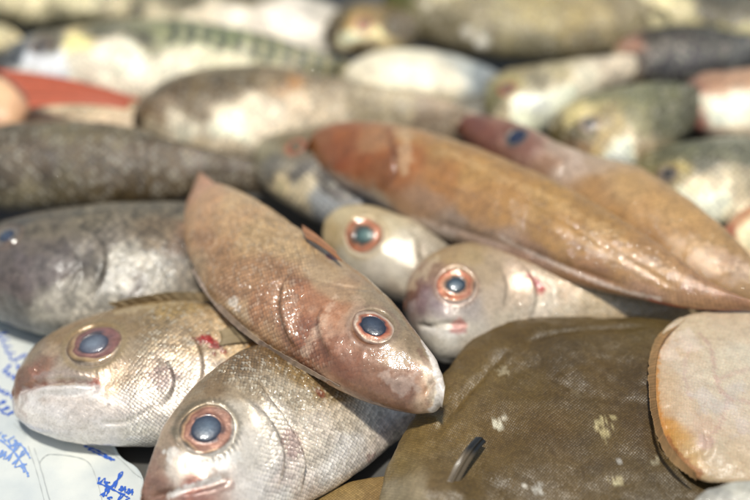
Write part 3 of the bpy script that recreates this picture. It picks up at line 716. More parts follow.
# --- big brown flatfish
flatH = fish('flatfish', 'broad brown flatfish with finely pebbled skin and a small dark tipped fin',
    [(379,506),(384,480),(393,454),(410,424),(436,387),(459,357),(482,334),(505,322),(545,318),(600,317),(650,318),(700,328),(740,368),(770,430)],
    [(380,522),(390,542),(405,562),(430,582),(460,597),(495,605),(530,610),(565,612),(600,612),(640,608),(680,595),(715,570),(745,530),(770,470)],
    (.022,.030,.034,.036,.034), (.018,.018,.018,.018), 'flat',
    [(400,470,140,120,84),(395,490,168,154,130,1.4),(420,492,176,160,136,1.2),(420,440,134,112,76),(445,395,128,106,72),(470,360,122,100,66),(490,345,110,90,58),(520,335,100,80,48),(560,330,98,80,50),(600,330,112,94,66),(640,330,104,88,60),
     (480,380,130,108,72),(520,380,106,86,52),(560,380,98,78,46),(600,370,102,82,52),(640,380,92,74,48),(450,430,128,106,72),(500,430,112,90,56),(550,430,104,82,50),(600,430,108,88,56),(640,430,98,78,50),
     (440,470,126,106,74),(430,490,120,98,66),(500,480,106,86,54),(560,480,112,92,62),(620,480,108,90,62),(660,490,100,84,58),(470,490,108,88,56)],
    ratio=(.30,.14,.10,.09,.09), res=(320,260), shape=.8,
    marks=[((500,424),6,(214,206,180),.9,.8),((504,418),4,(220,210,186),.8,.8),((601,420),4,(200,184,134),.65,1.5),((606,430),5,(196,180,130),.8,1.2),((597,428),3,(205,188,140),.8,1),((612,416),3,(196,180,130),.7,1),
           ((616,478),5,(200,184,140),.6,1.2),((618,484),3,(190,180,140),.6,1),((525,486),3,(220,212,196),.8,.6),((540,491),5,(210,204,190),.6,1.2),((620,460),3,(205,200,190),.7,.6),((578,392),5,(140,126,98),.25,1.4),
           ((560,352),26,(70,56,34),.4,.8),((660,400),28,(74,60,40),.4,1),((580,455),22,(78,62,40),.35,1),
           ((450,470),24,(96,78,50),.35,1),((505,370),4,(176,162,130),.5,1.4),((655,465),4,(180,170,140),.5,1.4),((440,420),5,(160,146,110),.3,1.3)],
    grooves=[([(432,440),(460,400),(488,372),(510,350)],5,.0016),([(520,345),(560,336),(610,328),(650,326)],5,.0012),([(540,372),(580,392),(620,400),(700,410)],2.2,.0006)],
    bumps=[((425,498),30,.007),((462,498),16,.003),((500,352),26,.002),((560,345),30,.002),((535,327),12,.0015)],
    seed=71, lump=.0010, blend=2.6, gain=.68, sat=1.15)
fin(flatH, 'pectoral_fin', [(445,486),(450,483),(457,486)], [(472,443),(480,437),(486,442)], (.0340,.0360,.0335), (.039,.0415,.038), dark_fin, rays=3, res=(50,30), sag=.003, thick=.0009)
# its pale fin fringe where the near edge rolls over
flatH2 = fish('flatfish', 'golden brown flatfish showing as a small sliver under the front bream',
    [(300,520),(315,500),(340,486),(370,478),(400,476),(430,480),(450,500)], [(300,530),(312,560),(340,580),(370,590),(400,590),(430,575),(450,520)],
    .010, .008, 'flat', [(350,495,138,116,82),(375,485,132,110,78),(380,498,124,102,72)], ratio=(.2,.1,.1,.1), res=(90,80), seed=77)

# --- pale underside of a sole, right edge
palI = fish('flatfish', 'pale flatfish lying belly up at the right edge, ochre fin fringe along its rounded head',
    [(661,440),(655,416),(652,390),(652,362),(659,338),(676,320),(702,313),(742,309),(800,306),(850,320),(890,345)],
    [(670,455),(683,470),(702,480),(728,483),(758,481),(790,476),(815,465),(840,450),(865,435),(885,410),(900,370)],
    (.038,.042,.042,.040), (.034,.036,.036,.036), 'pale',
    [(662,430,196,150,96,2),(660,380,206,184,164),(672,350,208,188,172),(700,330,210,194,178),(740,320,208,192,178),(690,380,214,200,190),(720,370,216,204,192),(680,420,212,196,184),(700,430,206,184,172),(715,450,212,196,182),
     (740,420,214,200,190),(690,462,200,170,132),(735,470,204,186,168),(745,360,216,206,196),(720,400,210,198,188),(670,445,200,160,110)],
    ratio=(.25,.10,.08,.07,.07), res=(200,160), shape=.8,
    marks=[([(700,332),(712,352),(716,380),(728,398),(750,402)],2.2,(176,140,130),.45,.8),([(728,398),(722,420),(712,436)],2,(180,140,130),.4,.8),([(690,345),(684,370),(690,400)],1.8,(184,150,140),.35,.9),([(716,380),(740,372),(760,370)],2,(180,146,136),.35,.9),([(659,340),(655,365),(655,392),(659,418),(667,440)],4,(186,132,70),.8,.5),([(667,440),(680,458),(700,474)],4,(150,96,60),.7,.5),((706,444),9,(190,156,148),.5,.6),((712,405),14,(196,186,180),.4,1.2),((680,345),16,(222,206,190),.4,1.2),([(728,398),(745,392)],4,(180,170,160),.4,1.2),((735,385),8,(190,182,176),.4,1.3),((742,425),10,(196,180,172),.4,1.2)],
    grooves=[([(702,434),(709,440),(708,451),(700,457)],3.2,.0022),([(690,376),(720,385),(760,384)],3,.0005)], bumps=[((712,448),8,.0012),((695,440),9,.0008)],
    seed=81, lump=.0010, gain=.82, tint=(1,.98,.92))
fin(palI, 'fin_fringe', [(686,319),(665,339),(657,362),(656,392),(659,416),(666,438),(678,456),(696,473)], [(680,317),(657,337),(649,364),(649,393),(653,420),(661,446),(676,466),(696,480)],
    (.0435,.0455,.046,.0465,.0465,.0455,.044,.042), (.040,.0405,.041,.041,.041,.0405,.0395,.038), ochre_fin, rays=66, res=(520,12), thick=.00016, sag=.0, jag=.14)

# --- long tan fish
tanJ = fish('tan_fish', 'long tan fish with reddish head, its tail reaching the right edge',
    [(308,142),(313,133),(328,126),(354,122),(400,125),(450,138),(500,156),(555,180),(615,214),(668,250),(712,282),(750,298),(790,306)],
    [(308,148),(314,160),(330,180),(366,199),(404,220),(437,236),(472,248),(512,263),(562,281),(630,298),(680,308),(735,311),(790,314)],
    (.056,.064,.066,.062,.056,.048), (.040,.042,.044,.044,.044,.044), 'tan',
    [(318,148,150,98,58),(340,140,160,102,58),(345,160,158,90,46),(370,165,164,100,52),(385,175,156,100,58),(375,145,184,136,96),(400,140,186,144,96),(400,165,176,118,70),(440,150,176,138,88),(440,180,178,128,76),
     (420,200,172,138,112),(480,175,186,146,92),(500,200,182,140,88),(470,210,176,134,88),(455,230,170,148,134,1.3),(490,245,172,148,134,1.3),(530,262,160,128,108,1.3),(540,200,184,146,92),(560,230,180,140,88),(600,230,178,140,88),
     (600,275,170,130,100),(620,260,182,142,94),(660,280,184,146,104),(700,295,178,138,104),(740,306,170,128,98),(340,180,170,146,128,1.2),(375,198,190,170,150,1.2),(650,300,176,140,118)],
    ratio=(.45,.5,.5,.5,.48,.45,.4), res=(280,140), seed=91, lump=.0004, sat=.98, gain=.82, contrast=1.15,
    marks=[([(402,130),(408,146),(404,168)],6,(206,178,140),.45,1.1),([(388,128),(394,148),(390,176)],4,(120,70,40),.5,.9),((335,150),12,(140,74,38),.35,1.2),([(330,178),(365,194),(404,215),(450,235)],5,(196,178,164),.5,.7),([(500,238),(550,262),(610,287),(660,300)],2.2,(206,186,170),.6,.5),((350,160),22,(150,78,36),.4,.9),
           ([(430,180),(480,200),(540,228),(600,256),(650,282)],2.5,(140,100,58),.5,.5),([(440,150),(500,176),(560,204),(620,238)],5,(204,168,118),.35,1.2),([(360,200),(404,222),(440,238)],4,(120,84,60),.4,.7),([(650,300),(690,310),(740,312)],2.5,(170,76,50),.6,.4)],
    grooves=[([(420,215),(470,234),(520,250),(580,272),(640,292)],4.5,.0014),([(500,185),(560,218),(620,256),(680,290)],3,.0004)],
    steps=[([(372,128),(392,150),(394,175),(378,196)],5,.0012)], eye=None)
tanK = fish('tan_fish', 'shorter tan fish with purplish red head and blue eye, behind the long tan one',
    [(458,124),(464,117),(480,115),(505,119),(532,129),(562,144),(602,157),(640,167),(682,194),(722,226),(748,252),(775,290)],
    [(458,130),(466,142),(485,160),(512,180),(545,205),(580,232),(615,255),(650,275),(680,290),(715,300),(745,302),(775,298)],
    (.050,.058,.060,.058,.050), (.038,.040,.040,.040,.040), 'tan',
    [(470,124,134,82,64),(490,122,142,96,76),(485,135,144,90,72),(505,145,152,104,82),(530,150,168,128,112),(555,150,190,164,146),(545,165,180,140,112),(575,165,200,176,160),(600,165,194,168,144),(590,190,186,146,98),
     (630,180,196,160,112),(640,210,190,150,100),(670,210,196,158,108),(680,240,188,148,98),(710,240,190,154,108),(720,270,180,142,98),(745,275,178,146,110),(620,220,186,144,92),(655,250,182,140,92)],
    ratio=(.45,.5,.5,.48,.44,.4,.35), res=(220,120), seed=101, lump=.0004, sat=.96, gain=.82, contrast=1.15,
    eye={'at': (517,136), 'r': 14, 'iris': 'dull', 'pupil': .72, 'pcol': (44,50,74), 'pedge': (40,40,54), 'rim': (130,84,70)},
    marks=[((480,128),8,(110,60,48),.5,1.2),((500,140),8,(176,130,110),.5,1.2),((540,150),10,(206,170,150),.5,1.2),((570,158),12,(210,186,166),.4,1.2),((500,122),7,(170,120,96),.5,1.2),((526,152),8,(130,76,60),.4,1.2)],
    steps=[([(566,148),(562,170),(548,196)],5,.0015)])

# --- fish further back (out of focus)
def back(name, label, D, V, zD, zV, cols, skin='back', **k):
    k.setdefault('res', (120, 72)); k.setdefault('ratio', (.5, .5, .46, .42, .38, .3)); k.setdefault('lump', .0009); k.setdefault('blend', 4.5); k.setdefault('sat', .95); k.setdefault('gain', 1.02); k.setdefault('contrast', 1.45)
    return fish(name, label, D, V, zD, zV, skin, cols, **k)

back('silver_fish', 'silver fish head with dark crown and yellow eye tucked under the long tan fish',
    [(252,160),(256,146),(270,137),(290,131),(320,127),(360,129),(400,140),(430,155)], [(254,170),(262,184),(280,200),(305,216),(335,229),(370,234),(400,227),(430,200)],
    (.032,.040,.042,.038), (.024,.024,.022,.020),
    [(262,150,130,124,108),(275,165,120,116,112),(290,140,124,112,86),(285,180,206,190,164,1.5),(305,190,196,184,164,1.4),(320,150,110,98,84),(325,205,150,152,158),(345,220,140,140,146),(300,170,110,106,104),(330,180,90,84,80)],
    eye={'at': (296,147), 'r': 12, 'iris': 'orange', 'pupil': .4, 'pcol': (120,110,70), 'pedge': (90,80,50)}, seed=111, gain=1.15)
back('grey_backed_fish', 'white bellied fish with brown grey back lying behind the dark olive brown fish',
    [(133,112),(140,100),(152,90),(172,77),(202,68),(235,64),(275,66),(320,74),(365,84),(410,92),(450,102),(490,118)],
    [(134,122),(142,133),(155,144),(177,154),(207,162),(240,164),(280,158),(320,148),(365,142),(410,142),(450,142),(490,132)],
    (.044,.052,.052,.044), (.026,.026,.026,.024),
    [(145,110,120,104,84),(155,95,116,100,78),(175,90,112,96,72),(165,108,150,134,116),(200,82,130,114,88),(225,85,116,102,80),(240,78,130,116,92),(280,80,146,130,106),(290,88,176,142,104,.8),(320,88,150,136,116),(200,105,140,126,108),(150,125,190,178,160),
     (180,128,224,214,200),(215,122,226,216,202),(240,125,232,222,208,1.5),(270,115,204,192,178),(300,105,190,174,156),(330,110,196,182,164),(230,148,210,196,178),(190,145,196,182,162),(360,100,160,148,128),(390,110,176,164,144),(430,118,170,154,138),(300,130,196,184,168)],
    seed=121, gain=.95)
back('mackerel', 'mackerel with striped green back and silver white belly, left of centre near the back',
    [(-5,62),(4,49),(30,37),(65,28),(110,21),(160,19),(210,23),(260,33),(310,49),(350,63),(385,78)],
    [(-5,72),(4,85),(30,95),(70,103),(115,107),(160,107),(210,104),(260,99),(310,93),(350,88),(385,84)],
    (.038,.050,.050,.046,.036), (.022,.022,.022,.022,.022),
    [(10,58,90,92,98),(30,62,214,220,232,1.4),(50,64,216,220,230,1.4),(25,80,200,190,180),(45,42,110,104,90),(80,42,226,206,160,1.3),(75,60,214,206,196),(100,32,110,108,90),(105,55,210,202,192),(125,58,222,214,202),(140,40,120,118,96),
     (140,75,214,204,194),(160,62,216,208,196),(165,32,150,150,122),(190,35,164,164,136),(190,55,206,200,184),(230,40,156,160,128),(235,60,200,194,176),(270,50,160,158,128),(275,72,190,180,160),(310,60,160,156,124),(340,75,150,142,112),(90,90,206,196,186)],
    eye={'at': (40,45), 'r': 11, 'iris': 'dull', 'pupil': .6, 'pcol': (60,60,60), 'pedge': (40,40,40)}, seed=131, group=None,
    marks=[([(x, 23+max(0, x-200)*.22), (x+6, 33+max(0, x-200)*.24), (x-2, 43+max(0, x-200)*.24)], 4.2, (40,50,34), 1.0, .12) for x in range(172, 345, 16)]+[((145,38),8,(70,66,54),.7,.4)])
back('olive_backed_fish', 'cream fish with dark olive back band lying along the top left corner',
    [(-60,-12),(0,-19),(60,-20),(120,-15),(180,-6),(225,4)], [(-60,12),(0,26),(60,30),(120,27),(180,18),(225,8)],
    (.034,.034,.030), (.030,.030,.028),
    [(10,2,200,190,164),(40,4,206,196,170),(80,4,196,188,162),(5,18,120,112,88),(50,19,118,112,88),(100,18,112,106,82),(150,12,104,98,74),(120,2,180,170,146),(180,6,130,124,98),(20,24,140,132,108)], seed=141)
back('white_bellied_fish', 'fish lying with its plain lilac white belly up behind the striped mackerel',
    [(90,12),(120,2),(160,-6),(210,-10),(265,-10),(310,-3),(345,10),(372,24)], [(90,20),(120,30),(160,38),(210,46),(260,54),(310,58),(345,52),(372,36)],
    (.036,.040,.036), (.020,.020,.020),
    [(130,8,150,142,120),(180,2,110,104,84),(240,0,120,112,92),(200,20,206,196,182),(240,15,212,204,196),(280,20,214,206,200),(310,25,206,200,196),(260,38,200,192,186),(310,42,196,190,184),(330,15,190,184,178),(340,38,176,168,158),(160,20,196,186,166)],
    seed=151, scl_all=.3)
back('small_fish', 'small dark headed fish with golden glinting cheek, near the top centre',
    [(326,32),(331,17),(342,8),(360,4),(385,6),(410,12),(432,22)], [(326,38),(333,48),(345,54),(365,57),(388,55),(410,48),(432,34)],
    (.040,.044,.040), (.028,.028,.026),
    [(333,30,96,84,62),(345,15,110,96,66),(355,20,176,150,96),(350,38,236,222,196,1.6),(370,36,226,208,170,1.4),(360,28,206,186,140),(375,18,150,128,84),(385,28,120,108,84),(400,30,110,100,80),(365,50,120,106,78)],
    eye={'at': (364,24), 'r': 9, 'iris': 'orange', 'pupil': .5, 'pcol': (80,70,50), 'pedge': (60,52,40)}, seed=161)
back('white_bellied_fish', 'small fish with glossy white belly below the golden cheeked one, bluish towards its tail',
    [(342,72),(352,62),(372,53),(402,49),(440,52),(475,62),(505,76),(525,86)], [(342,80),(354,92),(374,100),(408,106),(448,107),(482,102),(508,95),(525,91)],
    (.038,.042,.040,.034), (.026,.026,.026),
    [(352,78,214,206,192),(375,65,222,214,200),(400,62,224,216,202),(420,75,230,222,210),(390,85,228,220,206),(440,80,214,208,196),(460,75,190,192,192),(480,80,160,166,172),(495,88,140,144,148),(440,98,190,180,162),(390,100,190,180,160)],
    seed=171, scl_all=.3, gain=.92)
back('olive_fish', 'large olive grey fish across the top, glints painted behind its head',
    [(384,-4),(398,-20),(450,-30),(520,-33),(580,-27),(630,-10),(668,10)], [(387,10),(403,30),(440,50),(490,61),(545,63),(595,58),(642,42),(670,20)],
    (.046,.050,.046), (.026,.026,.026),
    [(400,5,108,106,58),(405,20,120,116,76),(430,10,142,132,108),(440,35,134,124,102),(470,15,140,130,106),(500,20,158,148,118),(480,45,140,130,106),(540,15,160,148,112),(570,20,156,142,104),(600,10,166,152,118),(540,48,136,128,106),(590,45,126,116,94),
     (620,15,150,138,112),(450,-10,200,190,160),(640,25,150,140,116)],
    marks=[((468,32),6,(250,236,212),.95,.2),((482,42),7,(250,238,216),.95,.2),((428,4),6,(226,214,184),.7,.2),((442,2),5,(220,206,176),.7,.2),((478,30),5,(214,200,170),.7,.2)], seed=181)  # bright highlight spots painted into the pigment
back('silver_fish', 'silver fish with yellow eye and bright white belly slanting up under the large olive one',
    [(486,98),(491,82),(504,72),(530,66),(560,62),(595,57),(628,54),(655,58)], [(487,108),(491,126),(503,139),(524,141),(546,131),(574,113),(606,92),(656,68)],
    (.038,.046,.046,.044), (.028,.028,.030,.034),
    [(492,100,130,124,90),(500,85,160,150,112),(510,75,160,148,120),(505,115,190,178,156),(520,105,230,222,208,1.5),(540,105,232,224,210,1.5),(530,125,224,214,198),(560,95,226,216,202,1.4),(590,80,216,206,192),(560,72,176,166,142),(610,70,206,194,180),(535,80,150,142,124),(600,95,190,180,164)],
    eye={'at': (508,88), 'r': 9.5, 'iris': 'orange', 'pupil': .5, 'pcol': (110,104,90), 'pedge': (80,74,60)}, seed=191)
back('greenish_fish', 'grey green fish with yellow brown head markings beside the white belly, above the tan fish',
    [(548,128),(553,114),(568,102),(592,92),(630,85),(670,83),(710,90),(740,100)], [(549,140),(558,152),(575,163),(606,170),(640,167),(668,150),(695,128),(738,108)],
    (.044,.052,.052,.040), (.034,.034,.032,.030),
    [(556,128,120,108,76),(572,112,190,178,140),(590,108,184,172,138),(605,118,156,142,108),(600,95,140,136,110),(640,95,132,130,106),(670,95,124,122,98),(580,128,110,100,70),(600,140,170,152,116),(640,120,142,138,112),(670,115,120,118,100),
     (575,150,150,128,104),(618,155,240,228,212,2),(625,148,232,220,204,1.5),(645,145,170,156,136),(690,105,110,108,92)],
    eye={'at': (590,124), 'r': 9, 'iris': 'dull', 'pupil': .6, 'pcol': (60,52,40), 'pedge': (50,44,34)}, seed=201)
back('dark_fish', 'nearly black fish with pale pinkish gill edge, at the right near the top',
    [(613,60),(617,46),(630,35),(655,27),(690,25),(730,31),(775,42),(820,56)], [(614,72),(620,80),(634,85),(660,87),(700,86),(740,82),(780,75),(820,66)],
    (.046,.052,.050,.044), (.030,.030,.030,.030),
    [(618,52,206,186,156,1.5),(620,68,190,172,146,1.4),(630,45,196,152,128),(636,58,110,96,84),(650,40,104,92,72),(680,38,92,82,64),(655,60,56,46,38),(690,62,52,44,36),(670,75,44,36,30),(720,45,92,88,76),(740,50,88,92,92),(735,68,80,80,80),(710,75,50,42,36)],
    seed=211, gain=.6)
back('pink_fish', 'white fish with dark pink head rim at the right edge, under the nearly black one',
    [(680,102),(684,88),(697,77),(722,71),(765,67),(820,66),(880,76)], [(681,114),(688,126),(702,134),(728,139),(765,140),(820,134),(880,110)],
    (.046,.054,.052,.044), (.032,.032,.032),
    [(686,110,130,84,78,1.6),(690,95,140,98,88,1.3),(700,84,150,112,98),(720,78,170,140,120),(740,76,176,148,128),(705,105,222,208,196,1.3),(720,110,228,218,206),(740,105,224,212,200),(715,128,206,190,176),(740,128,210,198,182),(700,124,170,120,110)],
    seed=221, scl_all=.5)
back('grey_backed_fish', 'grey fish with shining white belly at the right edge, above the shorter tan fish',
    [(634,168),(642,155),(660,145),(690,139),(725,137),(770,140),(820,152),(870,168)], [(637,184),(650,200),(672,216),(700,226),(735,226),(772,214),(820,196),(870,176)],
    (.038,.046,.044,.036), (.028,.028,.026,.026),
    [(645,168,140,132,98),(665,155,120,116,92),(690,150,118,116,96),(720,150,124,122,106),(745,155,120,118,104),(660,180,110,98,70),(675,170,170,156,112),(700,180,206,192,172),(690,200,232,222,206,1.5),(710,200,230,220,204,1.5),(740,185,170,160,142),(735,210,216,206,190),(700,165,110,108,96)],
    eye={'at': (668,172), 'r': 9, 'iris': 'dull', 'pupil': .6, 'pcol': (60,56,46), 'pedge': (50,44,34)}, seed=231)
back('pale_fish', 'cream fish snout with reddish rim poking in from the right edge, behind the tan fish',
    [(722,236),(728,222),(742,210),(765,202),(800,198),(850,200)], [(723,246),(730,258),(748,268),(770,274),(805,272),(850,240)],
    (.036,.042,.038), (.028,.028,.026),
    [(725,232,160,100,78,1.4),(735,216,190,150,120),(740,230,226,212,188),(748,240,222,206,182),(735,248,190,160,130)], seed=241, scl_all=.3)
back('cream_fish', 'cream coloured fish tapering across the top right corner',
    [(588,12),(605,-2),(640,-12),(690,-14),(740,-6),(800,8)], [(590,22),(608,30),(645,34),(695,34),(745,44),(800,52)],
    (.036,.038,.034), (.030,.030,.030),
    [(600,15,196,184,150),(630,12,212,202,170),(650,20,214,204,174),(670,10,206,196,166),(700,12,110,104,90),(740,10,112,106,92),(690,26,196,186,152),(730,32,190,182,150),(720,-2,96,90,78),(610,22,196,184,152)], seed=251)
back('cream_fish', 'pale rounded fish belly at the left edge above the striped mackerel',
    [(-60,30),(-40,22),(-10,22),(12,28),(22,38)], [(-60,45),(-40,52),(-10,54),(12,50),(22,44)], (.040,.040,.034), (.034,.034,.030),
    [(0,35,206,196,168),(15,42,196,184,156),(0,48,180,168,140)], seed=261, res=(80,60))
redO = back('pink_fish', 'peach coloured fish head at the left edge with a bright red fin',
    [(-70,95),(-60,82),(-35,76),(-5,76),(18,84),(32,98)], [(-70,110),(-60,125),(-35,134),(-5,136),(18,128),(32,108)],
    (.038,.046,.040), (.034,.034,.034),
    [(0,90,214,186,160),(20,95,212,184,160),(10,110,206,176,150),(0,125,200,170,148),(26,100,206,170,146)], seed=271, scl_all=.3, skin='pale', res=(100,60))
fin(redO, 'pectoral_fin', [(-8,69),(8,79),(24,92),(30,108)], [(132,96),(136,99),(135,103),(128,109)], (.052,.052,.050,.048), (.054,.053,.052,.050), red_fin, rays=9, res=(70,30), sag=.003, thick=.0008, jag=.12)
back('silver_fish', 'grey sliver of a fish in the bottom right corner, below the pale flatfish',
    [(690,506),(700,494),(720,487),(745,482),(780,478),(820,474)], [(692,520),(705,530),(725,536),(750,538),(785,536),(820,530)], (.048,.050,.050), (.040,.040,.040),
    [(705,498,168,166,164),(740,490,176,174,170),(730,498,160,158,156)], seed=281, scl_all=.3)
# lower layer, seen through the gaps
for i, (lab, D, V, z, cs) in enumerate([
    ('dim grey fish half buried behind the purplish head of the shorter tan fish', [(420,110),(440,96),(480,90),(530,96),(580,110)], [(420,122),(440,134),(480,142),(530,140),(580,122)], .020, [(440,110,150,140,124),(480,105,120,116,108),(520,115,130,124,110)]),
    ('dim fish buried under the nearly black one and the grey green one', [(600,120),(640,108),(690,104),(740,112),(800,130)], [(600,135),(640,150),(690,156),(740,152),(800,140)], .014, [(640,125,96,92,78),(700,130,90,86,74),(740,130,96,90,80)]),
    ('dim fish buried behind the peach coloured head', [(-60,100),(0,92),(80,96),(140,106),(190,118)], [(-60,130),(0,140),(80,142),(140,138),(190,128)], .018, [(0,110,176,160,140),(80,110,190,176,156),(120,118,196,180,160)]),
    ('dim brown fish buried beneath the two tan ones', [(560,250),(640,245),(720,255),(800,280),(840,295)], [(560,290),(640,310),(720,318),(800,312),(840,305)], .014, [(640,270,110,90,70),(720,280,120,98,78),(780,290,110,90,70)]),
    ]):
    back('buried_fish', lab, D, V, z+.006, z-.004, cs, seed=300+i, res=(90,60))
# rows beyond the top of the picture
for i, (x, y, c) in enumerate([(60,-50,(170,160,140)), (260,-48,(120,112,92)), (450,-75,(190,180,160)), (640,-55,(110,104,90)), (800,-40,(150,140,120)), (-120,-20,(130,120,100))]):
    D = [(x-110,y), (x-90,y-18), (x-30,y-32), (x+40,y-28), (x+100,y-10), (x+125,y)]; V = [(x-110,y+8), (x-90,y+22), (x-30,y+34), (x+40,y+30), (x+100,y+16), (x+125,y+6)]
    back('silver_fish', ['pale fish in the row beyond the top left', 'dark fish in the row beyond the top, left of centre', 'white fish in the row beyond the top centre', 'black backed fish in the row beyond the top right', 'grey fish beyond the top right corner', 'brown fish beyond the top left corner'][i],
         D, V, .034, .024, [(x,y,*c), (x-60,y-10,*[v*.8 for v in c]), (x,y+20,*[min(235,v*1.3) for v in c])], seed=320+i, res=(80,60))

# ================================================================== paper under the bream, lower left
m, nt, b, N, L = nodes_of('damp_paper')
tc = N('ShaderNodeTexCoord'); n = N('ShaderNodeTexNoise'); n.inputs['Scale'].default_value = 28; n.inputs['Detail'].default_value = 6
L(tc.outputs['Object'], n.inputs['Vector'])
cr = N('ShaderNodeValToRGB'); cr.color_ramp.elements[0].position = .35; cr.color_ramp.elements[1].position = .65
cr.color_ramp.elements[0].color = (0.52, 0.56, 0.56, 1); cr.color_ramp.elements[1].color = (0.72, 0.73, 0.67, 1)
L(n.outputs['Fac'], cr.inputs[0]); L(cr.outputs[0], b.inputs['Base Color']); b.inputs['Roughness'].default_value = 0.35
b.inputs['Coat Weight'].default_value = .4; b.inputs['Coat Roughness'].default_value = .2
bp = N('ShaderNodeBump'); bp.inputs['Distance'].default_value = .002; L(n.outputs['Fac'], bp.inputs['Height']); L(bp.outputs[0], b.inputs['Normal'])
PZ = .006
corner = [(-130, 300), (60, 318), (116, 452), (146, 482), (156, 560), (-130, 640)]
nu = 60
def paper_z(x, y): return PZ+.0012*math.sin(x*60+1)*math.cos(y*45)
A, B_, C_, D_ = [unproj(p, PZ) for p in [(-160, 310), (70, 318), (170, 560), (-160, 640)]]
edge = hermite(np.linspace(0, 1, 5), [(70,300),(98,400),(118,453),(143,479),(158,560)], np.linspace(0, 1, nu))
left = hermite(np.linspace(0, 1, 3), [(-160,300),(-160,430),(-160,600)], np.linspace(0, 1, nu))
E3 = unproj(edge, PZ); L3 = unproj(left, PZ); w = np.linspace(0, 1, nu)
P = L3[:, None]*(1-w)[None, :, None]+E3[:, None]*w[None, :, None]
P[..., 2] = PZ+.0012*np.sin(P[..., 0]*60+1)*np.cos(P[..., 1]*45)
top = P.reshape(-1, 3); bot = top-np.array([0, 0, .0004])
paper_origin = np.array([top[:, 0].mean(), top[:, 1].mean(), PZ])
F = grid_faces(nu, nu, False); side = [(i*nu+nu-1, (i+1)*nu+nu-1, nu*nu+(i+1)*nu+nu-1, nu*nu+i*nu+nu-1) for i in range(nu-1)]
paper = link_mesh('paper_sheet', np.vstack([top, bot]), np.vstack([F, F[:, ::-1]+nu*nu, np.array(side)]), m, None, paper_origin)
tag(paper, 'damp cream paper sheet with blue handwriting under the fish, bottom left corner', 'paper')

def ink(name, col, strokes, width):
    m, nt, b, N, L = nodes_of(name+'_ink'); b.inputs['Base Color'].default_value = (*lin(col), 1); b.inputs['Roughness'].default_value = .5
    V, F = [], []
    for st in strokes:
        st = np.array(st, float); n = max(6, len(st)*7)
        q = hermite(np.linspace(0, 1, len(st)), st, np.linspace(0, 1, n)) if len(st) > 2 else st[0]+(st[1]-st[0])*np.linspace(0, 1, n)[:, None]
        p = unproj(q, PZ); d = np.gradient(p, axis=0); d /= np.linalg.norm(d, axis=1)[:, None]+1e-12
        s = np.cross(d, [0, 0, 1.0])*width*(0.75+0.35*np.sin(np.arange(n)*1.3))[:, None]/2
        p[:, 2] = PZ+.0012*np.sin(p[:, 0]*60+1)*np.cos(p[:, 1]*45)+.0003
        k = len(V)
        for a_, b_ in zip(p-s, p+s): V += [a_, b_]
        F += [(k+2*i, k+2*i+1, k+2*i+3, k+2*i+2) for i in range(n-1)]
    return link_mesh(name, np.array(V), np.array(F), m, paper, paper_origin, smooth=False)

def scrawl(x0, y0, x1, y1, h, n, seed):
    """cursive handwriting from one point to another: loops and ascenders"""
    r = random.Random(seed); out = []; d = np.array([x1-x0, y1-y0], float); L_ = np.linalg.norm(d); d /= L_; p = np.array([d[1], -d[0]])
    if p[1] > 0: p = -p
    cur = []
    for i in range(n):
        s = L_/n; base = np.array([x0, y0])+d*L_*i/n+p*r.uniform(-1, 1); k = r.choice('lnuse')
        a = h*{'l': 1.25, 'n': .5, 'u': .55, 's': .8, 'e': .5}[k]*r.uniform(.8, 1.2)
        if k == 'l': cur += [tuple(base), tuple(base+p*a+d*s*.7), tuple(base+p*a*.95+d*s*.35), tuple(base+d*s*.4)]
        elif k == 'n': cur += [tuple(base), tuple(base+p*a+d*s*.2), tuple(base+d*s*.35), tuple(base+p*a+d*s*.6), tuple(base+d*s*.8)]
        elif k == 'u': cur += [tuple(base+p*a), tuple(base+d*s*.2), tuple(base+p*a+d*s*.7)]
        elif k == 's': out.append([tuple(base+p*a*1.1+d*s*.5), tuple(base+p*a*.3-d*s*.1)]); cur += [tuple(base+p*a*.4), tuple(base+d*s*.8)]
        else: cur += [tuple(base+p*a*.5), tuple(base+p*a+d*s*.5), tuple(base+p*a*.6), tuple(base+d*s*.8)]
        if r.random() < .3: out.append(cur); cur = []
    if cur: out.append(cur)
    return [s for s in out if len(s) > 1]
blue = (44, 92, 186)
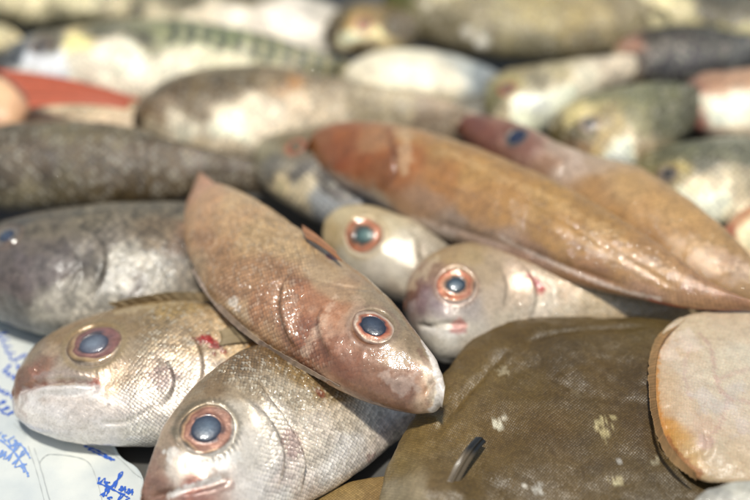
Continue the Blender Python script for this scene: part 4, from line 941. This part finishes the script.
words = [scrawl(-4,335,20,372,9,6,1), scrawl(2,372,22,384,8,4,2), scrawl(-4,388,14,402,7,4,3), scrawl(-4,404,10,420,6,3,4), scrawl(97,484,134,497,11,5,5), scrawl(100,497,130,510,9,4,6)+[[(98,483),(112,490),(128,499)],[(120,478),(112,487),(106,497)]],
         [[(84,446),(96,450),(108,457),(115,461)],[(88,449),(98,454),(112,461)]]]
for line in words: ink('handwriting', blue, line, .0011)
ink('faded_handwriting', (120, 150, 206), scrawl(-2,456,26,472,16,4,7)+scrawl(-6,436,20,450,10,4,17)+[[(0,440),(14,452),(26,470),(28,476)],[(14,440),(24,448),(30,458)]], .0011)
grey = [[(42,458),(50,454),(72,456),(88,462),(96,478),(102,500)],[(42,458),(40,466),(50,500)],[(28,446),(36,470),(44,500)],[(34,448),(42,472),(50,504)],[(14,424),(20,430),(26,436)],[(16,420),(24,428),(30,434)],
        [(90,447),(104,450),(118,458),(134,474),(142,480)]]
ink('printed_form_lines', (176, 180, 178), grey, .0005)

# ================================================================== light
w = bpy.data.worlds.new('World'); scene.world = w; w.use_nodes = True
nt = w.node_tree; bg = nt.nodes['Background']
sky = nt.nodes.new('ShaderNodeTexSky'); sky.sky_type = 'NISHITA'; sky.sun_disc = False
SUN_EL, SUN_AZ = math.radians(80), math.radians(190)      # almost overhead
sky.sun_elevation = SUN_EL; sky.sun_rotation = SUN_AZ
mx = nt.nodes.new('ShaderNodeMix'); mx.data_type = 'RGBA'; mx.blend_type = 'MULTIPLY'; mx.inputs[0].default_value = 1
nt.links.new(sky.outputs[0], mx.inputs[6]); mx.inputs[7].default_value = (0.96, 0.88, 0.73, 1)
nt.links.new(mx.outputs[2], bg.inputs[0]); bg.inputs[1].default_value = 0.15
sd = bpy.data.lights.new('sun', 'SUN'); sd.energy = 3.3; sd.angle = math.radians(5); sd.color = (1, .965, .88)
so = bpy.data.objects.new('sun', sd); COL.objects.link(so)
dirv = Vector((math.sin(SUN_AZ)*math.cos(SUN_EL), math.cos(SUN_AZ)*math.cos(SUN_EL), math.sin(SUN_EL)))
so.rotation_euler = dirv.to_track_quat('Z', 'Y').to_euler()

scene.view_settings.view_transform = 'Standard'; scene.view_settings.look = 'None'; scene.view_settings.exposure = 0
scene.render.engine = 'CYCLES'
scene.cycles.use_denoising = True
scene.cycles.max_bounces = 6
